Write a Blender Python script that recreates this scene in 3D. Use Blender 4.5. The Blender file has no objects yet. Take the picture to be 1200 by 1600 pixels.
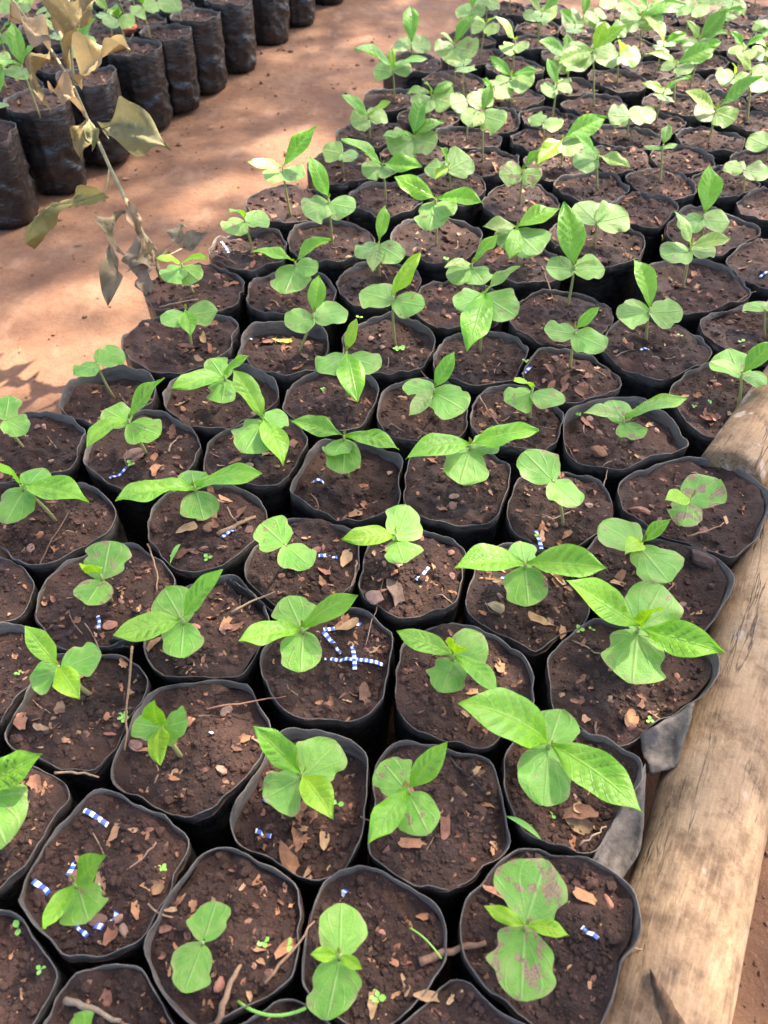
import bpy, math, random
import numpy as np
from mathutils import Vector, Matrix
random.seed(7); rng = np.random.default_rng(7)
SC = bpy.context.scene; COL = SC.collection
R = math.radians

# ------------------------------------------------------------------ camera, sky, sun, exposure
CAM = Vector((0, 0, .71)); PITCH = R(47); FPX = 1209.0      # the photograph is 1200 x 1600
cd = bpy.data.cameras.new('camera'); cam = bpy.data.objects.new('camera', cd); COL.objects.link(cam)
cam.location = CAM; cam.rotation_euler = (R(90) - PITCH, 0, 0)
cd.sensor_fit = 'VERTICAL'; cd.sensor_height = 24; cd.lens = 12 / (800 / FPX)
cd.clip_start = .02; cd.clip_end = 400
cd.dof.use_dof = True; cd.dof.focus_distance = .74; cd.dof.aperture_fstop = 7.0
SC.camera = cam

SUN_AZ = R(50); SUN_EL = R(56)                                # azimuth from +Y towards +X
TO_SUN = Vector((math.sin(SUN_AZ) * math.cos(SUN_EL), math.cos(SUN_AZ) * math.cos(SUN_EL), math.sin(SUN_EL)))
w = bpy.data.worlds.new('World'); SC.world = w; w.use_nodes = True
bg = w.node_tree.nodes['Background']; sk = w.node_tree.nodes.new('ShaderNodeTexSky')
sk.sky_type = 'NISHITA'; sk.sun_disc = False; sk.sun_elevation = SUN_EL; sk.sun_rotation = SUN_AZ
sk.air_density = .7; sk.dust_density = 3.0; sk.ozone_density = .6
bg.inputs['Strength'].default_value = .15
w.node_tree.links.new(sk.outputs[0], bg.inputs[0])
sl = bpy.data.lights.new('sun', 'SUN'); sl.energy = 4.5; sl.angle = R(.8); sl.color = (1, .93, .82)
so = bpy.data.objects.new('sun', sl); COL.objects.link(so)
so.rotation_euler = TO_SUN.to_track_quat('Z', 'Y').to_euler(); so.location = (1.5, 1.5, 5)
SC.view_settings.view_transform = 'Standard'; SC.view_settings.look = 'None'; SC.view_settings.gamma = 1
SC.view_settings.exposure = 2.45
SC.render.engine = 'CYCLES'
try:
    SC.cycles.use_denoising = True; SC.cycles.denoiser = 'OPENIMAGEDENOISE'
except Exception: pass
SC.cycles.max_bounces = 8; SC.cycles.transparent_max_bounces = 8

# ------------------------------------------------------------------ helpers
RIM = .16; SOIL = .155
def ray(px, py):
    c, s = math.cos(PITCH), math.sin(PITCH)
    f = Vector((0, c, -s)); u = Vector((0, s, c))
    return (f * FPX + Vector((1, 0, 0)) * (px - 600) - u * (py - 800)).normalized()
def at(px, py, z):
    d = ray(px, py); return CAM + d * ((z - CAM.z) / d.z)
def hsh(ix, iy, s):
    h = (ix.astype(np.int64) * 374761393 + iy.astype(np.int64) * 668265263 + s * 1442695041) & 0x7fffffff
    h = ((h ^ (h >> 13)) * 1274126177) & 0x7fffffff
    h = (h ^ (h >> 16)) & 0xffffff
    return h / float(0xffffff)
def vn(x, y, s=0):
    x = np.asarray(x, float); y = np.asarray(y, float)
    ix = np.floor(x); iy = np.floor(y); fx = x - ix; fy = y - iy
    fx = fx * fx * (3 - 2 * fx); fy = fy * fy * (3 - 2 * fy)
    a = hsh(ix, iy, s); b = hsh(ix + 1, iy, s); c = hsh(ix, iy + 1, s); d = hsh(ix + 1, iy + 1, s)
    return (a * (1 - fx) + b * fx) * (1 - fy) + (c * (1 - fx) + d * fx) * fy * 1.0 - .5
def fbm(x, y, s=0, o=4):
    t = 0; a = 1.0
    for i in range(o):
        t = t + a * vn(np.asarray(x) * 2 ** i, np.asarray(y) * 2 ** i, s + i * 17); a *= .5
    return t
def mesh(name, v, f, smooth=True, uv=None):
    me = bpy.data.meshes.new(name)
    me.from_pydata([tuple(p) for p in v], [], f)
    if uv is not None:
        ul = me.uv_layers.new(name='UVMap')
        li = np.zeros(len(me.loops), dtype=np.int32); me.loops.foreach_get('vertex_index', li)
        ul.data.foreach_set('uv', np.asarray(uv, float)[li].astype(np.float32).ravel())
    if smooth: me.polygons.foreach_set('use_smooth', [True] * len(me.polygons))
    me.update(); return me
def link(name, me, m=None, parent=None, col=None):
    o = bpy.data.objects.new(name, me); COL.objects.link(o)
    if m is not None and not me.materials: me.materials.append(m)
    if parent is not None: o.parent = parent
    if col is not None: o.color = col
    return o
def tag(o, label, cat, group=None):
    o['label'] = label; o['category'] = cat
    if group: o['group'] = group
    return o
def empty(name, loc):
    o = bpy.data.objects.new(name, None); COL.objects.link(o); o.location = loc; o.empty_display_size = .02; return o
def grid_faces(nu, nv, wrap=False):
    f = []
    for i in range(nu - 1):
        for j in range(nv if wrap else nv - 1):
            k = (j + 1) % nv
            f.append((i * nv + j, i * nv + k, (i + 1) * nv + k, (i + 1) * nv + j))
    return f
def tube(pts, rad, n=8, cap=True):
    pts = [Vector(p) for p in pts]; V = []; UV = []
    ref = Vector((.3, .9, .2))
    for i, p in enumerate(pts):
        t = (pts[min(i + 1, len(pts) - 1)] - pts[max(i - 1, 0)]).normalized()
        a = t.cross(ref); a = a.normalized() if a.length > 1e-3 else t.orthogonal().normalized(); b = t.cross(a)
        r = rad[i] if hasattr(rad, '__len__') else rad
        for j in range(n):
            q = 2 * math.pi * j / n
            V.append(p + (a * math.cos(q) + b * math.sin(q)) * r); UV.append((j / n, i / (len(pts) - 1)))
    F = grid_faces(len(pts), n, True)
    if cap:
        F.append(tuple(range(n - 1, -1, -1))); F.append(tuple(range((len(pts) - 1) * n, len(pts) * n)))
    return V, F, UV
def bez(a, b, c, n=8):
    return [(Vector(a) * (1 - t) ** 2 + Vector(b) * 2 * t * (1 - t) + Vector(c) * t * t) for t in [i / (n - 1) for i in range(n)]]

# ------------------------------------------------------------------ materials
class M:
    def __init__(s, name, rough=.7, spec=.4):
        s.m = bpy.data.materials.new(name); s.m.use_nodes = True; s.t = s.m.node_tree
        s.b = s.t.nodes['Principled BSDF']; s.out = s.t.nodes['Material Output']
        s.b.inputs['Roughness'].default_value = rough; s.b.inputs['Specular IOR Level'].default_value = spec
    def n(s, typ, ins=None, **props):
        nd = s.t.nodes.new('ShaderNode' + typ)
        for k, v in props.items(): setattr(nd, k, v)
        for k, v in (ins or {}).items(): s.put(nd.inputs[k], v)
        return nd
    def put(s, sock, v):
        if hasattr(v, 'is_linked') or isinstance(v, bpy.types.NodeSocket): s.t.links.new(v, sock)
        elif isinstance(v, (tuple, list)) and len(v) == 3 and sock.type == 'RGBA': sock.default_value = (*v, 1)
        else: sock.default_value = v
    def noise(s, vec, scale, detail=6, rough=.6, dist=0):
        return s.n('TexNoise', {'Vector': vec, 'Scale': scale, 'Detail': detail, 'Roughness': rough, 'Distortion': dist}).outputs['Fac']
    def ramp(s, fac, *st):
        r = s.n('ValToRGB', {'Fac': fac}); e = r.color_ramp.elements
        while len(e) < len(st): e.new(.5)
        for i, (p, c) in enumerate(st): e[i].position = p; e[i].color = (*c, 1) if hasattr(c, '__len__') else (c, c, c, 1)
        return r.outputs['Color']
    def mix(s, fac, a, b, mode='MIX'):
        x = s.n('MixRGB', {'Fac': fac, 'Color1': a, 'Color2': b}, blend_type=mode); return x.outputs[0]
    def math(s, op, a, b=0.0, clamp=False):
        x = s.n('Math', operation=op, use_clamp=clamp); s.put(x.inputs[0], a); s.put(x.inputs[1], b); return x.outputs[0]
    def bump(s, h, strength=.5, dist=.002, nrm=None):
        b = s.n('Bump', {'Height': h, 'Strength': strength, 'Distance': dist})
        if nrm is not None: s.put(b.inputs['Normal'], nrm)
        return b.outputs[0]
    def pos(s): return s.n('NewGeometry').outputs['Position']
    def obj(s): return s.n('TexCoord').outputs['Object']
    def uv(s): return s.n('TexCoord').outputs['UV']
    def mapv(s, vec, scale): return s.n('Mapping', {'Vector': vec, 'Scale': scale}).outputs[0]
    def color(s, c): s.put(s.b.inputs['Base Color'], c)
    def rough(s, c): s.put(s.b.inputs['Roughness'], c)
    def normal(s, c): s.put(s.b.inputs['Normal'], c)

def mk_soil(name, tint=(1, 1, 1)):
    k = M(name, .88, .25); p = k.pos()
    a = k.noise(p, 55, 8, .65); b = k.noise(p, 420, 4, .7); big = k.noise(p, 14, 3)
    c = k.ramp(a, (.25, (.018, .010, .008)), (.5, (.055, .032, .026)), (.78, (.12, .073, .06)))
    c = k.mix(k.ramp(b, (.58, 0), (.75, 1)), c, (.15, .095, .078))
    c = k.mix(k.ramp(b, (.25, 1), (.42, 0)), c, (.010, .006, .005))
    c = k.mix(.5, c, k.ramp(big, (.3, (.038, .023, .0185)), (.7, (.085, .049, .038))))
    damp = k.ramp(k.noise(p, 5.5, 2), (.35, (.74, .72, .70)), (.65, (1.22, 1.2, 1.2)))      # damp and dry bags
    k.color(k.mix(1, k.mix(1, c, damp, 'MULTIPLY'), (tint[0] * .80, tint[1] * .735, tint[2] * .67), 'MULTIPLY'))
    k.rough(k.ramp(big, (.35, .7), (.6, .95)))
    n1 = k.bump(a, .7, .006); k.normal(k.bump(b, .8, .0022, n1)); return k.m
SOILM = mk_soil('dark_soil')
CRUMB = mk_soil('soil_crumb', (1.35, 1.28, 1.22))

k = M('black_plastic', .3, .5); p = k.pos(); u = k.uv()
sp = k.n('SeparateXYZ', {'Vector': u}).outputs
d1 = k.noise(p, 38, 6, .7); d2 = k.noise(k.mapv(p, (1, 1, .35)), 160, 4, .7)
rimf = k.ramp(sp['Y'], (.93, 0), (1.0, 1))
dust = k.math('MULTIPLY', k.ramp(d1, (.42, 0), (.75, 1)), .24)
dust = k.math('ADD', dust, k.math('MULTIPLY', rimf, k.ramp(d1, (.28, .15), (.6, .8))), True)
dust = k.math('MULTIPLY', dust, k.ramp(d2, (.3, .45), (.65, 1)))
dust = k.math('MAXIMUM', dust, k.math('MULTIPLY', k.ramp(sp['Y'], (.985, 0), (.998, 1)), k.ramp(d1, (.3, .35), (.6, .9))))
spk = k.ramp(k.noise(p, 900, 2, .5), (.70, 0), (.76, .5))
k.color(k.mix(spk, k.mix(dust, (.0065, .0063, .0065), (.145, .115, .092)), (.3, .28, .26)))
k.rough(k.mix(dust, (.27,) * 3, (.8,) * 3))
k.normal(k.bump(k.noise(k.mapv(p, (1, 1, 2.2)), 45, 5, .6, .6), .55, .006, k.bump(d2, .25, .0012)))
PLASTIC = k.m

def mk_leaf(name, kind):
    k = M(name, .30, .5); oi = k.n('ObjectInfo'); u = k.uv()
    sx = k.n('SeparateXYZ', {'Vector': u}).outputs; t, s = sx['X'], sx['Y']        # t along, s -1..1 across stored as 0..1
    sa = k.math('ABSOLUTE', k.math('SUBTRACT', k.math('MULTIPLY', s, 2.0), 1.0))
    off = k.n('VectorMath', {0: k.obj(), 1: k.n('CombineXYZ', {'X': k.math('MULTIPLY', oi.outputs['Random'], 40.0)}).outputs[0]}, operation='ADD').outputs[0]
    base = oi.outputs['Color']
    mot = k.noise(off, 3.2, 5, .6); fine = k.noise(off, 26, 4, .6)
    c = k.mix(k.ramp(mot, (.34, 0), (.66, .85)), base, k.mix(1, base, (.58, .76, .66), 'MULTIPLY'))
    c = k.mix(k.ramp(fine, (.35, 0), (.7, .22)), c, k.mix(1, base, (1.5, 1.3, 1.2), 'MULTIPLY'))
    if kind == 'true':
        ph = k.math('SUBTRACT', k.math('MULTIPLY', t, 8.0), k.math('MULTIPLY', sa, 1.7))
        fr = k.math('ABSOLUTE', k.math('SUBTRACT', k.math('FRACT', ph), .5))
        vein = k.ramp(fr, (0, 1), (.09, 0))
        vein = k.math('MULTIPLY', vein, .26)
    else:
        ang = k.math('ARCTAN2', k.math('SUBTRACT', s, .5), k.math('ADD', t, .04))
        fr = k.math('ABSOLUTE', k.math('SUBTRACT', k.math('FRACT', k.math('ADD', k.math('MULTIPLY', ang, 2.6), .5)), .5))
        vein = k.math('MULTIPLY', k.ramp(fr, (0, 1), (.09, 0)), .28)
    mid = k.ramp(sa, (0, 1), (.075, 0))
    allv = k.math('MAXIMUM', vein, k.math('MULTIPLY', mid, .6))
    c = k.mix(allv, c, k.mix(.55, k.mix(1, base, (1.7, 1.35, 1.5), 'MULTIPLY'), (.42, .52, .20)))
    if kind == 'cotyledon':
        edge = k.math('MAXIMUM', k.ramp(sa, (.72, 0), (1, 1)), k.ramp(t, (.8, 0), (1, 1)))
        edge = k.math('MULTIPLY', edge, k.ramp(mot, (.44, 0), (.66, .8)))
        c = k.mix(edge, c, (.36, .30, .12))
        blot = k.noise(off, 2.2, 3, .5)
        c = k.mix(k.ramp(blot, (.50, 0), (.70, .55)), c, (.29, .40, .085))
        thr = k.math('ADD', k.noise(off, 3.0, 4, .6), k.math('SUBTRACT', oi.outputs['Alpha'], 1.0))   # alpha 1 = most dead patches
        c = k.mix(k.ramp(thr, (.545, 0), (.575, 1)), c, k.ramp(fine, (.35, (.20, .125, .06)), (.65, (.34, .245, .125))))
        k.rough(.42)
    c = k.mix(k.ramp(k.noise(off, 44, 2, .5), (.70, 0), (.74, .55)), c, (.34, .30, .16))
    k.color(c)
    h = k.math('SUBTRACT', k.math('MULTIPLY', fine, .5), allv)
    k.normal(k.bump(h, .55, .0022))
    tr = k.n('BsdfTranslucent', {'Color': k.mix(1, c, (1.25, 1.3, .55), 'MULTIPLY')})
    mx = k.n('MixShader', {0: .36}); k.t.links.new(k.b.outputs[0], mx.inputs[1]); k.t.links.new(tr.outputs[0], mx.inputs[2])
    k.t.links.new(mx.outputs[0], k.out.inputs[0]); return k.m
LEAFM = mk_leaf('seedling_leaf', 'true'); COTM = mk_leaf('cotyledon_leaf', 'cotyledon')

k = M('seedling_stem', .5, .4); u = k.n('SeparateXYZ', {'Vector': k.uv()}).outputs['Y']
k.color(k.mix(k.noise(k.pos(), 300, 3), k.ramp(u, (0, (.16, .10, .05)), (.3, (.26, .22, .07)), (.75, (.25, .30, .07)), (1, (.22, .32, .07))), (.30, .27, .10)))
STEM = k.m
def mk_dry(name, rough=.75):
    k = M(name, rough, .25); oi = k.n('ObjectInfo'); p = k.pos()
    a = k.noise(p, 120, 5, .65); b = k.noise(p, 500, 3)
    c = k.mix(k.ramp(a, (.35, 0), (.7, .8)), oi.outputs['Color'], k.mix(1, oi.outputs['Color'], (.45, .42, .42), 'MULTIPLY'))
    c = k.mix(k.ramp(b, (.5, 0), (.75, .4)), c, k.mix(1, oi.outputs['Color'], (1.5, 1.5, 1.5), 'MULTIPLY'))
    k.color(c); k.normal(k.bump(a, .5, .002)); return k.m
DRY = mk_dry('dry_leaf'); CHIP = mk_dry('stone_chip_surface', .9); TWIG = mk_dry('dry_twig', .85)

k = M('dead_branch_leaf', .65, .3); p = k.pos(); oi = k.n('ObjectInfo')
u = k.n('SeparateXYZ', {'Vector': k.uv()}).outputs
sa = k.math('ABSOLUTE', k.math('SUBTRACT', k.math('MULTIPLY', u['Y'], 2.0), 1.0))
a = k.noise(p, 70, 6, .65)
c = k.mix(k.ramp(a, (.35, 0), (.65, .8)), oi.outputs['Color'], k.mix(1, oi.outputs['Color'], (1.45, 1.3, 1.2), 'MULTIPLY'))
c = k.mix(k.ramp(k.noise(p, 190, 3), (.62, 0), (.7, .7)), c, (.30, .25, .18))
c = k.mix(k.ramp(sa, (0, .6), (.08, 0)), c, (.24, .19, .11))
k.color(c); k.normal(k.bump(a, .5, .004))
tr = k.n('BsdfTranslucent', {'Color': c}); mx = k.n('MixShader', {0: .22})
k.t.links.new(k.b.outputs[0], mx.inputs[1]); k.t.links.new(tr.outputs[0], mx.inputs[2]); k.t.links.new(mx.outputs[0], k.out.inputs[0])
DEADM = k.m

k = M('striped_strip', .45, .5); u = k.n('SeparateXYZ', {'Vector': k.uv()}).outputs['X']
c = k.ramp(k.math('FRACT', k.math('MULTIPLY', u, 1.0)), (.40, (.78, .80, .84)), (.46, (.02, .09, .42)), (.93, (.03, .11, .48)), (.99, (.78, .80, .84)))
k.color(k.mix(k.ramp(k.noise(k.pos(), 260, 3), (.5, 0), (.70, .8)), c, (.12, .08, .06))); STRIP = k.m

k = M('path_earth', .93, .2); p = k.pos()
a = k.noise(p, 5.5, 6, .6); b = k.noise(p, 60, 6, .65); f = k.noise(p, 420, 3, .6); st = k.noise(k.mapv(p, (1.0, .55, 1)), 16, 4, .6)
c = k.ramp(a, (.3, (.115, .055, .029)), (.5, (.160, .080, .043)), (.7, (.195, .108, .061)))
c = k.mix(k.ramp(b, (.38, .4), (.54, 0)), c, (.11, .052, .032))
c = k.mix(k.ramp(st, (.55, 0), (.72, .5)), c, (.29, .165, .105))
c = k.mix(k.ramp(f, (.62, 0), (.74, .5)), c, (.30, .19, .135))
c = k.mix(k.ramp(f, (.26, .5), (.36, 0)), c, (.06, .03, .02))
k.color(c); k.normal(k.bump(f, .35, .002, k.bump(b, .45, .008))); EARTH = k.m

def mk_wood(name, cols, lich, scale=1.0):
    k = M(name, .8, .3); o = k.obj()
    fib = k.noise(k.mapv(o, (60, 60, 3.2)), 2.4 * scale, 6, .65); big = k.noise(k.mapv(o, (1, 1, .45)), 17, 5, .6); sm = k.noise(o, 95, 4, .6)
    fine = k.noise(k.mapv(o, (1, 1, .10)), 520 * scale, 5, .7)
    blot = k.noise(o, 40, 5, .7)
    c = k.ramp(big, (.28, cols[0]), (.47, cols[1]), (.68, cols[2]))
    c = k.mix(k.ramp(blot, (.36, .85), (.54, 0)), c, k.mix(1, c, (.42, .37, .33), 'MULTIPLY'))
    c = k.mix(k.ramp(fine, (.34, .38), (.5, 0)), c, k.mix(1, c, (.5, .46, .43), 'MULTIPLY'))
    c = k.mix(k.ramp(fine, (.53, 0), (.72, .4)), c, (.38, .275, .17))
    c = k.mix(k.ramp(sm, (.60, 0), (.68, .45)), c, k.mix(1, c, (.5, .47, .45), 'MULTIPLY'))
    l = k.noise(o, 26, 3, .5); l2 = k.noise(o, 140, 3, .6)
    c = k.mix(k.math('MULTIPLY', k.ramp(l, (lich, 0), (lich + .03, 1)), k.ramp(l2, (.3, .35), (.55, .95))), c, (.36, .275, .205))
    r = k.noise(o, 11, 3, .5)
    c = k.mix(k.ramp(r, (.66, 0), (.72, .6)), c, (.21, .10, .062))
    ck = k.math('ABSOLUTE', k.math('SUBTRACT', k.noise(k.mapv(o, (1, 1, .10)), 42, 4, .55, .4), .5)); crk = k.math('MULTIPLY', k.ramp(ck, (0, 1), (.012, 0)), k.ramp(big, (.45, 0), (.6, .9)))
    c = k.mix(crk, c, (.045, .026, .016))
    fine = k.math('SUBTRACT', fine, crk)
    k.color(c); k.normal(k.bump(fine, .6, .002, k.bump(blot, .5, .005))); return k.m
WOOD = mk_wood('bare_log_wood', ((.125, .074, .041), (.26, .163, .088), (.35, .232, .128)), .675)
WOOD2 = mk_wood('lichen_bark', ((.15, .088, .045), (.23, .14, .072), (.26, .17, .095)), .60)
k = M('split_wood', .9, .2); k.color(k.ramp(k.noise(k.mapv(k.obj(), (3, 3, .2)), 90, 4), (.3, (.03, .018, .011)), (.7, (.15, .085, .045)))); SPLIT = k.m
k = M('shade_tree_leaf', .4, .5); k.color((.05, .10, .02))
tr = k.n('BsdfTranslucent', {'Color': (.14, .22, .03, 1)}); mx = k.n('MixShader', {0: .35})
k.t.links.new(k.b.outputs[0], mx.inputs[1]); k.t.links.new(tr.outputs[0], mx.inputs[2]); k.t.links.new(mx.outputs[0], k.out.inputs[0]); CANOPY = k.m
k = M('tree_bark', .9, .2); k.color(k.ramp(k.noise(k.mapv(k.obj(), (1, 1, .2)), 30), (.3, (.07, .05, .04)), (.7, (.2, .15, .11)))); BARK = k.m
k = M('weed_green', .45, .4); k.color(k.mix(k.n('ObjectInfo').outputs['Random'], (.16, .36, .05), (.26, .46, .07))); WEED = k.m

# ------------------------------------------------------------------ logs' lines (needed by the bags)
LZ = .128; LR = .0405
la, lb = at(934, 1600, LZ), at(1200, 768, LZ)
ldir = Vector((lb.x - la.x, lb.y - la.y, 0)).normalized(); lright = Vector((ldir.y, -ldir.x, 0))
LEDGE = Vector((la.x, la.y, 0)); LC = LEDGE + lright * (LR - .009)
# ------------------------------------------------------------------ ground
def ground_z(x, y):
    side = (x - LC.x) * lright.x + (y - LC.y) * lright.y          # + = beyond the log
    bank = 1 / (1 + np.exp(-(side - .012) / .012)) * np.clip(1.6 - y, 0, 1)
    return bank * .078 + fbm(x * 3, y * 3, 3, 3) * .012 + fbm(x * 22, y * 22, 9, 3) * .0035 - .004
xs = np.concatenate([[-150, -40, -12, -5, -3], np.linspace(-1.9, 1.0, 291), [2, 4, 12, 40, 150]])
ys = np.concatenate([[-150, -40, -12, -4, -1.2], np.linspace(-.3, 3.3, 361), [4.5, 7, 14, 40, 200]])
X, Y = np.meshgrid(xs, ys, indexing='ij'); Z = ground_z(X, Y)
far = (X < -2) | (X > 1.5) | (Y < -.5) | (Y > 3.4); Z = np.where(far, 0, Z)
g = link('ground', mesh('ground', np.stack([X, Y, Z], -1).reshape(-1, 3), grid_faces(len(xs), len(ys))), EARTH)
g['kind'] = 'structure'

# ------------------------------------------------------------------ data read off the photograph
BAGS = [(8,1530,200),(163,1393,262),(335,1475,265),(585,1500,232),(838,1475,290),(10,1300,205),(475,1255,232),(663,1275,243),(897,1225,228),
 (280,1165,242),(143,1108,215),(-28,1055,200),(325,985,190),(513,1030,208),(165,930,206),(722,1065,212),(980,1055,250),(1012,900,215),(475,880,178),
 (645,893,172),(825,928,195),(322,822,176),(78,820,178),(-45,925,180),(1062,787,225),(872,795,160),(715,755,172),(545,745,170),(395,702,155),
 (225,700,175),(50,695,155),(170,617,135),(348,612,175),(517,622,145),(662,640,146),(808,650,150),(975,680,180),(1140,625,170),(288,530,165),
 (437,545,145),(610,537,140),(750,556,142),(888,590,145),(1018,540,152),(1178,515,150),(878,497,150),(1085,447,152),(1097,355,162),(1212,410,150),
 (715,477,132),(308,452,142),(455,457,132),(590,442,126),(683,373,132),(808,407,126),(932,377,134),(392,390,116),(513,377,130),(450,318,116),
 (140,1640,250),(720,1625,200),(1215,318,120),(408,1640,200)]
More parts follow.
